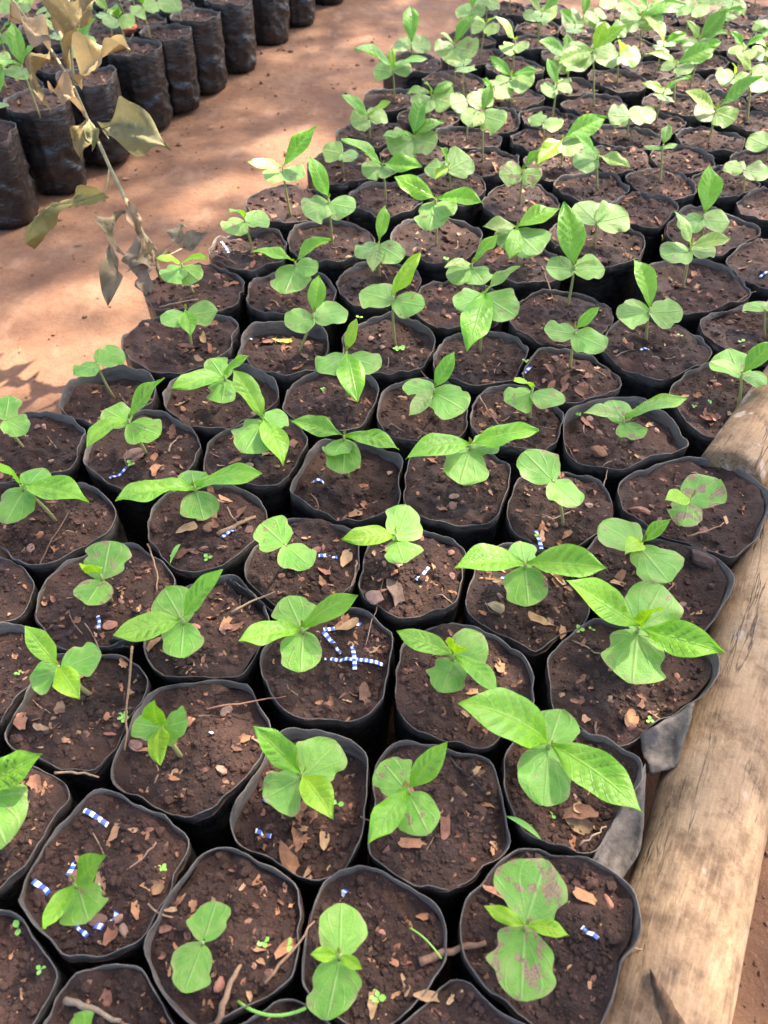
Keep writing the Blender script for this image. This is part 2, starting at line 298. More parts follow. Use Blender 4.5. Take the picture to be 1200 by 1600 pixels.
# each plant: words, stem foot, leaf node, seed-leaf tips, leaf tips ('y' young lime, 'p' pale), damage
PL = [
 ('small three-leaf seedling lying over among striped strips',(165,1392),(121,1385),[(138,1440)],[(167,1340),(68,1452)],0),
 ('two-lobed leafless seedling beside the orange twig at front',(317,1478),(317,1473),[(338,1408),(287,1551)],[],0),
 ('two-lobed seedling with tiny lime leaves at bottom centre',(545,1512),(531,1496),[(533,1411),(510,1594)],[(485,1490,'y'),(566,1514,'y')],.02),
 ('spotted seedling with brown dead patches next to the log',(828,1456),(819,1450),[(852,1343),(814,1564)],[(756,1418,'y'),(890,1456,'y')],.12),
 ('four-leaf seedling with bright leaf above a dry-leaf heap',(483,1225),(473,1215),[(527,1160),(412,1248)],[(397,1134),(521,1279,'y')],.03),
 ('four-leaf seedling with ribbed dark leaves beside a peanut-coloured pebble',(640,1242),(637,1238),[(597,1190),(670,1303)],[(699,1158),(579,1321)],.06),
 ('seedling with two very long leaves at the log end',(860,1175),(857,1168),[(876,1108),(850,1259)],[(722,1080),(1011,1256)],0),
 ('largest seedling with two broad leaves beside the log',(998,1000),(996,987),[(1034,914),(988,1068)],[(884,908),(1131,1024),(1026,952,'y')],0),
 ('seedling with two big discs just behind the largest seedling',(1004,872),(1000,855),[(938,818),(1046,910)],[(1048,809),(971,858,'y')],0),
 ('wide-winged seedling right of the striped strips, near the log',(822,905),(820,887),[(815,846),(826,947)],[(710,887),(948,890)],.03),
 ('damaged browned seedling alone in the wide bag by the logs',(1080,800),(1076,785),[(1122,748),(1066,822)],[(1040,782,'y')],.14),
 ('leafless two-disc seedling left of the damaged one',(880,822),(864,752),[(818,706),(904,790)],[],.03),
 ('wide-winged seedling at middle with lit right leaf',(735,728),(735,702),[(718,756),(780,692)],[(630,705),(842,672)],.03),
 ('seedling with a left leaf crossing its neighbour, mid bed',(545,745),(538,688),[(536,740),(520,712)],[(455,657),(627,697)],.02),
 ('dark seedling with one tall and one hanging leaf, left',(415,690),(412,660),[(381,708),(449,650)],[(365,577),(446,727)],.02),
 ('pale ribbed seedling left of the black gap, upper left',(356,612),(352,594),[(346,630),(328,560)],[(270,609),(388,556)],.03),
 ('seedling with a raised leaf in the left edge bag',(229,708),(202,662),[(163,640),(250,680)],[(256,588),(129,695)],.03),
 ('leafless two-disc seedling at the path corner',(179,620),(152,569),[(117,587),(190,546)],[],0),
 ('leafless two-lobed seedling cut by the left frame edge',(40,702),(8,656),[(14,618),(42,676)],[],0),
 ('seedling with one large ribbed leaf at left edge',(87,812),(38,765),[(68,731),(8,818)],[(142,781),(-14,727)],0),
 ('wide-winged seedling over a holed seed leaf, left',(312,795),(306,767),[(298,735),(318,812)],[(179,781),(410,735)],.05),
 ('leafless two-disc seedling left of a short striped strip',(450,862),(446,852),[(408,818),(486,886)],[],.03),
 ('seedling with a single lime leaf above a big brown shard',(622,868),(619,844),[(638,790),(632,880)],[(535,846,'y')],0),
 ('seedling with two lit leaves beside the folded black flap',(290,980),(287,974),[(256,920),(282,1028)],[(351,898),(177,995)],0),
 ('seedling with two lit leaves beside crossed striped strips',(475,994),(473,988),[(448,932),(470,1050)],[(558,925),(372,1000)],.03),
 ('four-leaf seedling with a reddish bud, centre right',(710,1036),(708,1030),[(755,992),(690,1082)],[(619,988),(784,1084),(712,1006,'y')],0),
 ('eaten pale seedling in the bag without big leaves, left',(171,932),(160,905),[(172,845),(134,944)],[(133,888,'y')],.06),
 ('seedling with an arched bright leaf, lower left',(142,1085),(94,1047),[(46,1060),(158,1020)],[(38,978),(126,1092,'y')],.05),
 ('crumpled half-eaten seedling above the wide black gap',(287,1184),(254,1138),[(208,1130),(294,1126)],[(233,1094),(248,1196,'y')],.05),
 ('large-leaved seedling cut by the lower left frame edge',(-15,1260),(-30,1238),[(10,1320)],[(66,1180)],0),
 ('seedling tip peeking over the bottom frame edge',(120,1650),(122,1640),[(114,1590),(150,1690)],[],0),
 ('seedling with upright tip leaf and hanging lime leaf, centre',(542,625),(542,557),[(498,582),(594,575)],[(557,498,'y'),(560,629)],.03),
 ('seedling with one upright and one short pale leaf, centre',(678,640),(677,614),[(631,600),(727,642)],[(716,554),(640,650,'p')],.02),
 ('leafless two-disc seedling with pale seed leaves, right of centre',(827,660),(831,613),[(789,628),(882,628)],[(808,597,'y')],.06),
 ('seedling with one long right leaf, near the lichen log',(973,680),(973,661),[(956,625),(1004,684)],[(1071,620),(912,645,'p')],.08),
 ('seedling standing right behind the lichen log',(1152,638),(1158,590),[(1138,545),(1198,590)],[(1212,533),(1108,568,'p')],.03),
 ('leafless-looking seedling in the black bag at path edge',(300,545),(291,492),[(253,506),(340,486)],[(300,524)],.03),
 ('seedling with leaning stem and one upright leaf',(467,559),(490,497),[(446,508),(543,486)],[(498,430)],.03),
 ('two-disc seedling with one lime upright leaf, mid bed',(619,538),(614,470),[(563,456),(663,478)],[(655,394,'y')],.02),
 ('seedling with a big leaf hanging towards the viewer, centre',(750,548),(757,463),[(711,480),(806,494)],[(813,417,'p'),(735,549)],.02),
 ('seedling partly hidden behind the hanging-leaf one',(738,462),(737,418),[(703,440),(756,444)],[(779,366),(694,417,'p')],.03),
 ('two-disc seedling with small side leaf above dry leaf heap',(890,580),(898,522),[(850,514),(946,545)],[(936,480)],.02),
 ('seedling with one leaning upright leaf, right of the leaf heap',(1008,538),(1014,488),[(964,494),(1067,486)],[(990,404)],.05),
 ('seedling cut by the right frame edge behind lichen log',(1198,525),(1196,484),[(1166,474),(1225,480)],[],.1),
 ('tall seedling with one narrow upright leaf, right of centre',(886,482),(897,422),[(853,418),(944,418)],[(883,315),(932,414,'p')],.04),
 ('bunchy pale seedling on a yellow stem, right',(1067,451),(1078,392),[(1034,402),(1118,388)],[(1052,330,'p'),(1142,374,'p')],.06),
 ('seedling with one broad upright leaf near the right edge',(1098,368),(1098,342),[(1060,356),(1140,347)],[(1108,257)],.05),
 ('five-leaf seedling with spread pale leaves, centre right',(808,410),(806,361),[(843,397),(779,384)],[(874,324),(754,355,'p'),(800,406)],.03),
 ('leafless two-disc seedling behind the narrow-leaf one',(931,390),(933,347),[(902,317),(982,336)],[],.02),
 ('seedling with flat leaves spread either side, upper middle',(681,386),(681,318),[(670,360),(708,336)],[(614,280),(754,318)],.03),
 ('seedling with a small upright leaf over pale discs',(594,434),(592,384),[(557,402),(628,406)],[(600,321),(583,425,'p')],.03),
 ('seedling with a tall upright leaf near the path edge',(520,387),(514,318),[(476,336),(555,326)],[(480,245)],.05),
 ('seedling with one left and one right leaf near path',(467,444),(462,416),[(497,420),(444,459)],[(394,392),(517,374)],.03),
 ('bright seedling under the dead branch',(303,460),(285,418),[(259,440),(311,438)],[(246,406,'y'),(321,405,'y')],.03),
 ('small holed seedling at the path edge beside striped strip',(397,395),(383,347),[(351,362),(420,340)],[(355,330)],.06),
 ('seedling with a long raised right leaf at path edge',(455,340),(442,268),[(414,280),(477,274)],[(495,195),(387,254,'p')],.05),
 ('seedling with two flat arms, fourth row from top left',(602,316),(597,262),[(567,272),(616,272)],[(533,216),(659,262)],.05),
 ('pale seedling half hidden behind the flat-armed one',(537,265),(535,240),[(504,234),(556,248)],[],.04),
 ('two-disc seedling with a lit lower leaf, upper middle',(703,298),(700,266),[(664,262),(736,247)],[(687,231),(676,278,'y')],.02),
 ('seedling with a wide upright leaf and side arms, top left',(646,242),(646,218),[(608,236),(682,226)],[(597,213),(694,191),(664,153)],.03),
 ('small many-leaved seedling behind the wide upright leaf',(672,186),(674,152),[(706,162),(648,170)],[(633,142),(710,133),(661,127)],.03),
 ('small seedling at the path edge, top left of bed',(579,216),(577,186),[(548,192),(602,176)],[(531,151),(611,157,'y')],.02),
 ('seedling with two drooping arms against the path',(616,160),(614,112),[(584,108),(641,100)],[(553,75),(667,90),(611,74,'y')],.05),
 ('seedling with one small upright leaf against the path, top',(645,102),(643,72),[(616,68),(672,66)],[(646,8)],.05),
 ('seedling with one leaf tilted right against the path, top',(709,131),(711,74),[(679,80),(745,82)],[(742,22),(687,52,'p')],.08),
 ('leftmost seedling cut by the top frame edge of the bed',(737,62),(737,18),[(712,16),(758,20)],[(742,-30)],.05),
 ('pale seedling second from left at the top frame edge',(760,50),(760,9),[(745,0),(781,6)],[],.08),
 ('seedling with a round upright leaf on a long stem',(754,254),(754,180),[(721,188),(789,192)],[(768,132),(742,200,'p')],.06),
 ('seedling with a raised left leaf behind the round-leaf one',(797,158),(798,124),[(775,148),(832,132)],[(765,89),(842,111)],.03),
 ('seedling with a narrow raised left leaf near the top',(803,110),(805,69),[(787,83),(824,76)],[(771,26,'p')],.05),
 ('seedling with pale discs at the top frame edge, centre',(842,50),(840,20),[(820,30),(869,24)],[(835,-12)],.05),
 ('broad pale seedling left of the tallest top-row seedling',(886,141),(888,93),[(867,111),(914,110)],[(841,64),(885,52)],.06),
 ('tallest top-row seedling with two bright crossed leaves',(927,169),(926,84),[(880,92),(960,72)],[(946,33,'y'),(983,36,'y'),(872,98,'p')],.03),
 ('pale three-lobed seedling right of the tallest one',(966,129),(967,88),[(931,95),(1001,88)],[(967,62,'p')],.08),
 ('large-leaved pale seedling at the top, right of centre',(999,79),(1002,30),[(969,34),(1035,34)],[(1043,61,'p'),(1071,4),(966,-2)],.05),
 ('slender seedling with a long right leaf, upper right',(1053,170),(1056,105),[(1035,100),(1081,112)],[(1012,80,'p'),(1121,75)],.08),
 ('bunched pale seedling near the top right',(1092,98),(1092,66),[(1066,76),(1119,72)],[(1072,32,'p'),(1138,50),(1137,16)],.08),
 ('seedling with a bright raised right leaf, upper right',(1107,223),(1118,176),[(1084,176),(1149,188)],[(1070,143,'p'),(1192,121)],.08),
 ('leafless two-wing seedling in the third row, upper right',(978,221),(984,182),[(950,179),(1025,177)],[],.03),
 ('tiny thin seedling with narrow leaves, upper right',(1031,287),(1035,232),[(1006,229),(1058,225)],[(1043,194)],0),
 ('seedling with a folded pale right leaf, right of centre',(933,300),(933,249),[(897,260),(905,236)],[(893,206),(984,262,'p')],.05),
 ('seedling with one lime arm stretching left, upper centre',(876,263),(878,224),[(857,234),(910,234)],[(949,185),(838,258,'y')],.04),
 ('seedling with curled pale discs, upper centre',(812,318),(816,272),[(780,273),(846,276)],[(843,236)],.1),
 ('small leafless seedling in the dim upper centre',(850,222),(850,192),[(829,182),(878,198)],[],.04),
 ('seedling with a bent left leaf at the right edge, top',(1168,191),(1174,117),[(1196,143),(1205,110)],[(1145,82,'p')],.06),
 ('pale two-disc seedling at the right frame edge',(1162,305),(1163,266),[(1132,257),(1204,272)],[],.1),
 ('seedling with a round left disc cut by right frame edge',(1194,259),(1200,228),[(1170,214),(1230,230)],[],.02),
 ('pale seedling at the right frame edge near the top',(1195,116),(1197,80),[(1178,88),(1222,84)],[(1173,62,'p')],.06),
 ('seedling at the top frame edge, second from right',(1142,30),(1145,13),[(1126,14),(1166,8)],[],.06),
 ('seedling in the top right corner',(1215,62),(1210,50),[(1190,52),(1230,50)],[(1174,36)],.05),
 ('pale-disc seedling at the top, right of the centre',(907,52),(911,30),[(878,36),(941,28)],[(916,-10)],.08),
 ('seedling at the top frame edge above the tallest one',(961,27),(962,9),[(938,2),(985,10)],[],.06),
]
# bags of the bed behind the path: middle of the foot's front edge on the earth
LB = [(15,358),(100,303),(176,258),(229,205),(285,177),(327,147),(381,116),(420,72),(464,42),(510,8)]
LPL = [
 ('leggy seedling behind the dead branch, with bright leaves',(63,184),(35,107),[(9,118),(42,124)],[(19,36),(54,70),(-8,98)]),
 ('tall seedling with a blue-green leaf behind the dead branch',(131,123),(125,70),[(110,90),(146,58)],[(143,-5),(150,30)]),
 ('seedling at the top frame edge behind the dead branch',(128,47),(119,14),[(90,17),(130,24)],[]),
 ('small seedling beside the brick lump behind the path',(237,64),(224,12),[(206,22),(246,5)],[(220,-12)]),
 ('thin-stemmed seedling in the far bed, cut by top edge',(284,40),(273,-6),[(256,18),(290,-14)],[]),
 ('thin-stemmed seedling left of the brick lump',(195,26),(184,-8),[(170,-14),(200,-10)],[]),
 ('seedling in the top left corner',(22,60),(25,12),[(-2,6),(48,12)],[(30,-16)]),
 ('seedling cut by the left frame edge behind the dead branch',(-20,190),(-12,168),[(8,161),(-30,160)],[(2,100)]),
]
# striped strips: both ends
ST = [(498,869,527,867),(650,908,669,888),(508,1029,598,1042),(552,1010,553,1050),(504,994,535,1021),(506,987,565,973),(490,754,506,754),(840,827,844,860),
 (779,910,790,902),(133,1271,169,1287),(110,1371,119,1340),(56,1379,77,1400),(106,1435,135,1465),(144,1381,155,1389),(173,1442,183,1425),(150,1446,160,1452),
 (398,1296,423,1300),(412,1244,423,1252),(152,965,158,986),(330,1151,336,1143),(171,744,196,729),(348,842,367,825),(346,380,358,399),(379,534,396,526),
 (909,1450,930,1473),(818,583,828,573),(1000,553,1012,549),(1072,467,1083,463),(1186,432,1202,430),(535,1400,541,1390)]
TOPHAT = 0
# ------------------------------------------------------------------ bags: positions
def scale_at(px, py, z):
    p = at(px, py, z); d = Vector((0, math.cos(PITCH), -math.sin(PITCH))).dot(p - CAM); return FPX / d
pos = []; rad = []
for cx, cy, wpx in BAGS:
    p = at(cx, cy, RIM); pos.append((p.x, p.y)); rad.append(min(.066, max(.049, wpx / scale_at(cx, cy, RIM) / 2)))
plant_bag = []
for d in PL:
    b = at(*d[1], SOIL)
    dist = [math.hypot(b.x - q[0], b.y - q[1]) for q in pos]
    i = int(np.argmin(dist))
    if dist[i] > .062 or (d[1][1] < 305 and dist[i] > .03):
        pos.append((b.x, b.y)); rad.append(.055); i = len(pos) - 1
    plant_bag.append(i)
NB0 = len(pos)
# the rest of the bed towards the far right, where only scraps of bags show
for iy in range(0, 13):
    for ix in range(-4, 14):
        x = .1 * ix + (.05 if iy % 2 else 0); y = 1.15 + iy * .088
        v = Vector((x, y, RIM)) - CAM
        dep = v.y * math.cos(PITCH) - v.z * math.sin(PITCH); px = 600 + FPX * x / dep
        up = v.y * math.sin(PITCH) + v.z * math.cos(PITCH); py = 800 - FPX * up / dep
        if px > 1255 or py < -25: continue
        if px < 720 - (py) * 1.0 + 30: continue
        if min(math.hypot(x - q[0], y - q[1]) for q in pos) < .084: continue
        pos.append((x, y)); rad.append(.054)
pos = np.array(pos); rad = np.array(rad); home = pos.copy()
for it in range(120):
    d = pos[:, None] - pos[None]; D = np.sqrt((d ** 2).sum(-1)) + np.eye(len(pos)); lim = (rad[:, None] + rad[None]) * .90
    ov = np.clip(lim - D, 0, None); np.fill_diagonal(ov, 0)
    mv = (d / D[..., None] * ov[..., None] * .28).sum(1)
    pos = pos + mv + (home - pos) * .04
NBED = len(pos)
# the bed behind the path
lf = []
for (px, py) in LB:
    p = at(px, py, 0); v = Vector((p.x, p.y, 0)).normalized(); lf.append((p.x + v.x * .052, p.y + v.y * .052))
lf = np.array(lf); A = np.polyfit(lf[:, 1], lf[:, 0], 1)
ln = Vector((-1, A[0], 0)).normalized()                              # away from the path
lt = Vector((A[0], 1, 0)).normalized()
front = [(A[1] + A[0] * y + .35 * (x - A[1] - A[0] * y), y) for x, y in lf]
lpos = list(front)
for kx in range(1, 3): lpos.append((front[-1][0] + lt.x * .106 * kx, front[-1][1] + lt.y * .106 * kx))
base = list(lpos)
for row in range(1, 5):
    for (x, y) in base:
        lpos.append((x + ln.x * .095 * row + lt.x * .052 * (row % 2) + random.uniform(-.006, .006), y + ln.y * .095 * row + lt.y * .052 * (row % 2)))
lpos = np.array(lpos); lrad = np.full(len(lpos), .054)
for it in range(60):
    d = lpos[:, None] - lpos[None]; D = np.sqrt((d ** 2).sum(-1)) + np.eye(len(lpos)); ov = np.clip(.1 - D, 0, None); np.fill_diagonal(ov, 0)
    lpos = lpos + (d / D[..., None] * ov[..., None] * .25).sum(1)
pos = np.concatenate([pos, lpos]); rad = np.concatenate([rad, lrad]); NALL = len(pos)
lplant_bag = []
for d in LPL:
    b = at(*d[1], SOIL); dist = np.hypot(b.x - pos[NBED:, 0], b.y - pos[NBED:, 1]); lplant_bag.append(NBED + int(np.argmin(dist)))

CLIP = []                                                            # where a rim is folded in towards the log
for bp, e0, e1 in (((897, 1225), (925, 1345), (1010, 1190)), ((980, 1055), (1000, 1150), (1086, 1096))):
    q_ = at(*bp, RIM); CLIP.append((int(np.argmin(np.hypot(pos[:NBED, 0] - q_.x, pos[:NBED, 1] - q_.y))), at(*e0, RIM), at(*e1, RIM)))
def outline(i, phi):
    """rim radius of bag i by direction, squeezed by the neighbours and by the log"""
    r = np.full(phi.shape, (rad[i] * 1.14) ** -10.0)
    d = pos - pos[i]; D = np.hypot(d[:, 0], d[:, 1])
    for j in np.where((D > 1e-6) & (D < .19))[0]:
        bis = (D[j] ** 2 + rad[i] ** 2 - rad[j] ** 2) / (2 * D[j]) - .0010
        c = np.cos(phi - math.atan2(d[j, 1], d[j, 0])); ok = c > .15
        r = r + np.where(ok, (np.maximum(bis, .02) / np.where(ok, c, 1)) ** -10.0, 0)
    s = -((pos[i, 0] - LEDGE.x) * lright.x + (pos[i, 1] - LEDGE.y) * lright.y) - .002
    if i < NBED and s < .1 and pos[i, 1] < .62:
        c = np.cos(phi - math.atan2(lright.y, lright.x)); ok = c > .15
        r = r + np.where(ok, (max(s, .03) / np.where(ok, c, 1)) ** -10.0, 0)
    for (bp, e0, e1) in CLIP:
        if i == bp:
            u_ = (e1 - e0).normalized(); nx_, ny_ = u_.y, -u_.x; s = (e0.x - pos[i][0]) * nx_ + (e0.y - pos[i][1]) * ny_
            if s < 0: nx_, ny_, s = -nx_, -ny_, -s
            c = np.cos(phi - math.atan2(ny_, nx_)); ok = c > .15
            r = r + np.where(ok, (max(s, .03) / np.where(ok, c, 1)) ** -10.0, 0)
    r = r ** (-1 / 10.0)
    q = 2.3
    return r * (1 + .085 * vn(np.cos(phi) * q + i * 7.3, np.sin(phi) * q + 50, 5) + .05 * vn(np.cos(phi) * 5 + i * 3.1, np.sin(phi) * 5, 6))
def soil_h(i, x, y):
    X = x + i * .37; Y = y + i * .21
    return fbm(X * 24, Y * 24, 31, 3) * .010 + fbm(X * 110, Y * 110, 41, 3) * .0060
level = {i: SOIL + random.uniform(-.006, .003) for i in range(NALL)}
for (px_, py_) in ((288, 530), (170, 617), (392, 390), (450, 318), (308, 452), (348, 612), (545, 745), (975, 680), (437, 545), (475, 1255)):
    q_ = at(px_, py_, RIM); level[int(np.argmin(np.hypot(pos[:NBED, 0] - q_.x, pos[:NBED, 1] - q_.y)))] = SOIL - .014
for i in range(NBED):
    if pos[i, 1] > .8: level[i] = max(level[i], RIM - .007) if pos[i, 1] < 1.15 else RIM - .004
for i in range(NBED, NALL): level[i] = RIM - .009
def soil_z(i, wx, wy):
    return level[i] + float(soil_h(i, np.array([wx - pos[i][0]]), np.array([wy - pos[i][1]]))[0])

ico_v = []; gr = (1 + 5 ** .5) / 2
for a_, b_ in ((1, gr), (-1, gr), (1, -gr), (-1, -gr)): ico_v += [(0, a_, b_), (a_, b_, 0), (b_, 0, a_)]
ICO = np.array(ico_v) / math.sqrt(1 + gr * gr)
def hull_faces(P):
    F = []
    n = len(P)
    for a_ in range(n):
        for b_ in range(a_ + 1, n):
            for c_ in range(b_ + 1, n):
                nn = np.cross(P[b_] - P[a_], P[c_] - P[a_])
                if np.linalg.norm(nn) < 1e-6: continue
                dd = (P - P[a_]) @ nn
                if (dd < 1e-6).all(): F.append((a_, b_, c_))
                elif (dd > -1e-6).all(): F.append((a_, c_, b_))
    return F
ICOF = hull_faces(ICO)
def lumps(cent, size, flat=.7):
    """many small irregular lumps in one mesh"""
    n = len(cent)
    V = ICO[None] * (1 + rng.uniform(-.35, .25, (n, 12, 1))) * np.asarray(size)[:, None, None]
    a_ = rng.uniform(0, 6.28, n); ca, sa_ = np.cos(a_), np.sin(a_)
    st = rng.uniform(.6, 1.4, (n, 1)); V[:, :, 0] *= st; V[:, :, 2] *= flat
    x = V[:, :, 0] * ca[:, None] - V[:, :, 1] * sa_[:, None]; y = V[:, :, 0] * sa_[:, None] + V[:, :, 1] * ca[:, None]
    V[:, :, 0] = x; V[:, :, 1] = y
    V = V + np.asarray(cent)[:, None, :]
    F = (np.array(ICOF)[None] + (np.arange(n) * 12)[:, None, None]).reshape(-1, 3)
    return V.reshape(-1, 3), F.tolist()

def pxof(x, y, z=RIM):
    v = Vector((x, y, z)) - CAM; dep = v.y * math.cos(PITCH) - v.z * math.sin(PITCH)
    return 600 + FPX * v.x / dep, 800 - FPX * (v.y * math.sin(PITCH) + v.z * math.cos(PITCH)) / dep

FLAP = {}
for i in range(NBED):
    s = -((pos[i, 0] - LEDGE.x) * lright.x + (pos[i, 1] - LEDGE.y) * lright.y)
    if s < .085 and pos[i, 1] < .62: FLAP[i] = math.atan2(lright.y, lright.x)
desc = {}
for d, b in zip(PL, plant_bag): desc.setdefault(b, d[0])
for d, b in zip(LPL, lplant_bag): desc.setdefault(b, d[0])

def make_bag(i):
    x0, y0 = pos[i]; near = y0 < .85 and i < NBED; leftbed = i >= NBED
    nphi = 72 if near or leftbed else (48 if y0 < 1.6 else 36)
    phi = np.linspace(0, 2 * math.pi, nphi, endpoint=False); rr = outline(i, phi)
    cx_, sx_ = np.cos(phi), np.sin(phi); sd = i * 13.7
    rimz = RIM + vn(cx_ * 1.6 + sd, sx_ * 1.6, 71) * .011 + vn(cx_ * 5 + sd, sx_ * 5, 72) * .006 + vn(cx_ * 11 + sd * 2, sx_ * 11 + sd, 74) * .0012 * (2.5 if y0 > .8 else 1)
    lean = vn(cx_ * 2 + sd, sx_ * 2 + 9, 73) * .004 - .0008 + vn(cx_ * 6 + sd, sx_ * 6 + 9, 76) * .0015 * (2.5 if y0 > .8 else 1)
    if i in FLAP:
        fa = np.exp(-((np.mod(phi - FLAP[i] - .35 + math.pi, 2 * math.pi) - math.pi) / .55) ** 2)
        rimz = rimz + fa * .013; lean = lean + fa * .004
    V = []; UV = []
    levels = [0, .04, .12, .25, .4, .55, .68, .8, .88, .94, .98, 1.0] if (near or leftbed) else [0, .1, .4, .7, .9, 1.0]
    if leftbed: levels = list(np.linspace(0, 1, 30))
    for t in levels:
        z = rimz * t
        sh = .90 + .07 * math.sin(min(1, t * 1.2) * math.pi / 2) + .03 * t
        if t < .05: sh *= .93
        wr = vn(phi * 2.2 + sd, np.full_like(phi, t * 9) + vn(phi * 1.1 + sd, phi * 0, 3) * 3, 81) * (.006 if leftbed else .0035) * math.sin(math.pi * min(1, .15 + t)) 
        if leftbed:
            rg = 1 - 2 * np.abs(vn(cx_ * 1.7 + sx_ * .6 + sd + t * 1.5, np.full_like(phi, t * 8 + sd) + sx_ * 2.2, 91))
            wr = wr + (rg ** 4 - .5) * .0042 * math.sin(math.pi * min(1, .1 + t)) 
        r = rr * sh + wr * (1 - t ** 6) + lean * max(0, (t - .8) / .2) ** 1.5
        V.append(np.stack([r * cx_, r * sx_, z], -1)); UV.append(np.stack([phi / 6.2832, np.full_like(phi, t)], -1))
    r1 = rr + lean
    bead = .0004
    for dr, dz, v in ((bead, .0006, 1.0), (-.0001, .0012, 1.0), (-bead * 1.4, .0005, 1.0)):
        V.append(np.stack([(r1 + dr) * cx_, (r1 + dr) * sx_, rimz + dz], -1)); UV.append(np.stack([phi / 6.2832, np.full_like(phi, v)], -1))
    for t, v in ((.35, 1.0), (.75, 1.0), (1.25, 1.0)):
        zz = rimz + (level[i] - .003 - rimz) * t; ri = (rr + lean * (1 - min(1, t))) - .0010 - .0006 * t
        V.append(np.stack([ri * cx_, ri * sx_, zz], -1)); UV.append(np.stack([phi / 6.2832, np.full_like(phi, v)], -1))
    n = len(V); V = np.concatenate(V); UV = np.concatenate(UV)
    F = grid_faces(n, nphi, True); F.append(tuple(range(nphi - 1, -1, -1)))
    root = empty('nursery_bag', (x0, y0, 0))
    link('plastic_sleeve', mesh('plastic_sleeve', V, F, True, UV), PLASTIC, root)
    nr = 26 if near else (14 if y0 < 1.4 else 8)
    ts = np.linspace(0, 1, nr) ** .8
    P = []
    for t in ts:
        r = (rr - .0008) * t; x = r * cx_; y = r * sx_
        z = level[i] + soil_h(i, x, y) + .002 * (1 - t * t) + (rimz - .0042 - level[i]) * t ** 7 * (.75 if level[i] > SOIL - .01 else .2)
        P.append(np.stack([x, y, z], -1))
    P = np.concatenate(P); so_ = link('soil', mesh('soil', P, grid_faces(nr, nphi, True)), SOILM, root)
    px, py = pxof(x0, y0)
    nc = 1000 if py > 1150 else (700 if py > 800 else (360 if py > 480 else (150 if y0 < 1.6 else 80)))
    if leftbed: nc = 60
    a_ = rng.uniform(0, 6.2832, nc); t = np.sqrt(rng.uniform(0, .92, nc)); ro = np.interp(a_, phi, rr, period=2 * math.pi) - .003
    x = ro * t * np.cos(a_); y = ro * t * np.sin(a_)
    big = 1.0 if near else 1.5
    sz = (.0005 + .0011 * rng.random(nc) ** 2 + .0030 * rng.random(nc) ** 8) * big
    z = level[i] + soil_h(i, x, y) + sz * .12 + .002 * (1 - t * t) + (np.interp(a_, phi, rimz, period=2 * math.pi) - .0042 - level[i]) * t ** 7 * (.75 if level[i] > SOIL - .01 else .2)
    cv, cf = lumps(np.stack([x, y, z], -1), sz)
    c = link('soil_crumbs', mesh('soil_crumbs', cv, cf, False), CRUMB, so_); c['kind'] = 'stuff'
    return root
BAND = {}; ORD = 'first second third fourth fifth sixth seventh eighth ninth tenth eleventh twelfth thirteenth fourteenth fifteenth sixteenth seventeenth eighteenth nineteenth twentieth'.split()
for t_, e_ in (('twenty', 'thirtieth'), ('thirty', 'fortieth'), ('forty', 'fiftieth'), ('fifty', 'sixtieth'), ('sixty', 'seventieth')): ORD += [t_ + '-' + o_ for o_ in ORD[:9]] + [e_]
for i in range(NALL):
    px, py = pxof(pos[i][0], pos[i][1])
    if i >= NBED and (px < -90 or py < -125): continue
    o = make_bag(i)
    where = 'bags of the bed behind the path' if i >= NBED else 'bags of the near bed'
    if i in desc: lab = 'black bag holding the ' + desc[i]
    elif i >= NBED:
        kk = BAND.setdefault('far', []); kk.append(i)
        lab = '%s black bag in the back rows of the bed behind the path' % ORD[len(kk) - 1]
        for q, (fx, fy) in enumerate(LB):
            if i - NBED == q: lab = ['wide black bag cut by the left frame edge, behind the path', 'shiny wrinkled black bag below the dead branch leaves', 'black bag half hidden by the hanging olive leaf', 'dull black bag just right of the folded dead leaf', 'black bag with a pale crumpled patch beside the path', 'smooth black bag right of the pale-patched bag', 'tall shiny-footed black bag along the path', 'third black bag from the top end of the path row', 'second black bag from the top end of the path row', 'farthest black bag at the top end of the path row'][q]
    else:
        lab = None
        if py > 1500: lab = 'black soil bag cut by the bottom frame edge, ' + ('left of centre' if px < 500 else 'right of centre' if px > 500 else '')
        if i == 0: lab = 'soil bag without seedling in the bottom left corner'
        if lab is None and px < 20: lab = 'soil bag without seedling at the left frame edge, ' + ('lower' if py > 1000 else 'upper') + ' one'
        if lab is None and px > 1150: lab = 'soil bag cut by the right frame edge, ' + ('beside the yellow-stemmed seedling' if py > 350 else ORD[len(BAND.setdefault('r', [])) ] + ' below the top corner' + ('' if BAND['r'].append(i) is None else ''))
        if lab is None:
            band = min(5, int(max(0, py) // 45)); kk = BAND.setdefault(band, []); kk.append(i)
            lab = '%s far black bag counted along the %s band below the top edge' % (ORD[len(kk) - 1], ORD[band])
    tag(o, lab, 'plant bag', where if i in desc or (i >= NBED and i - NBED < len(LB)) else ('plain bags, ' + where))

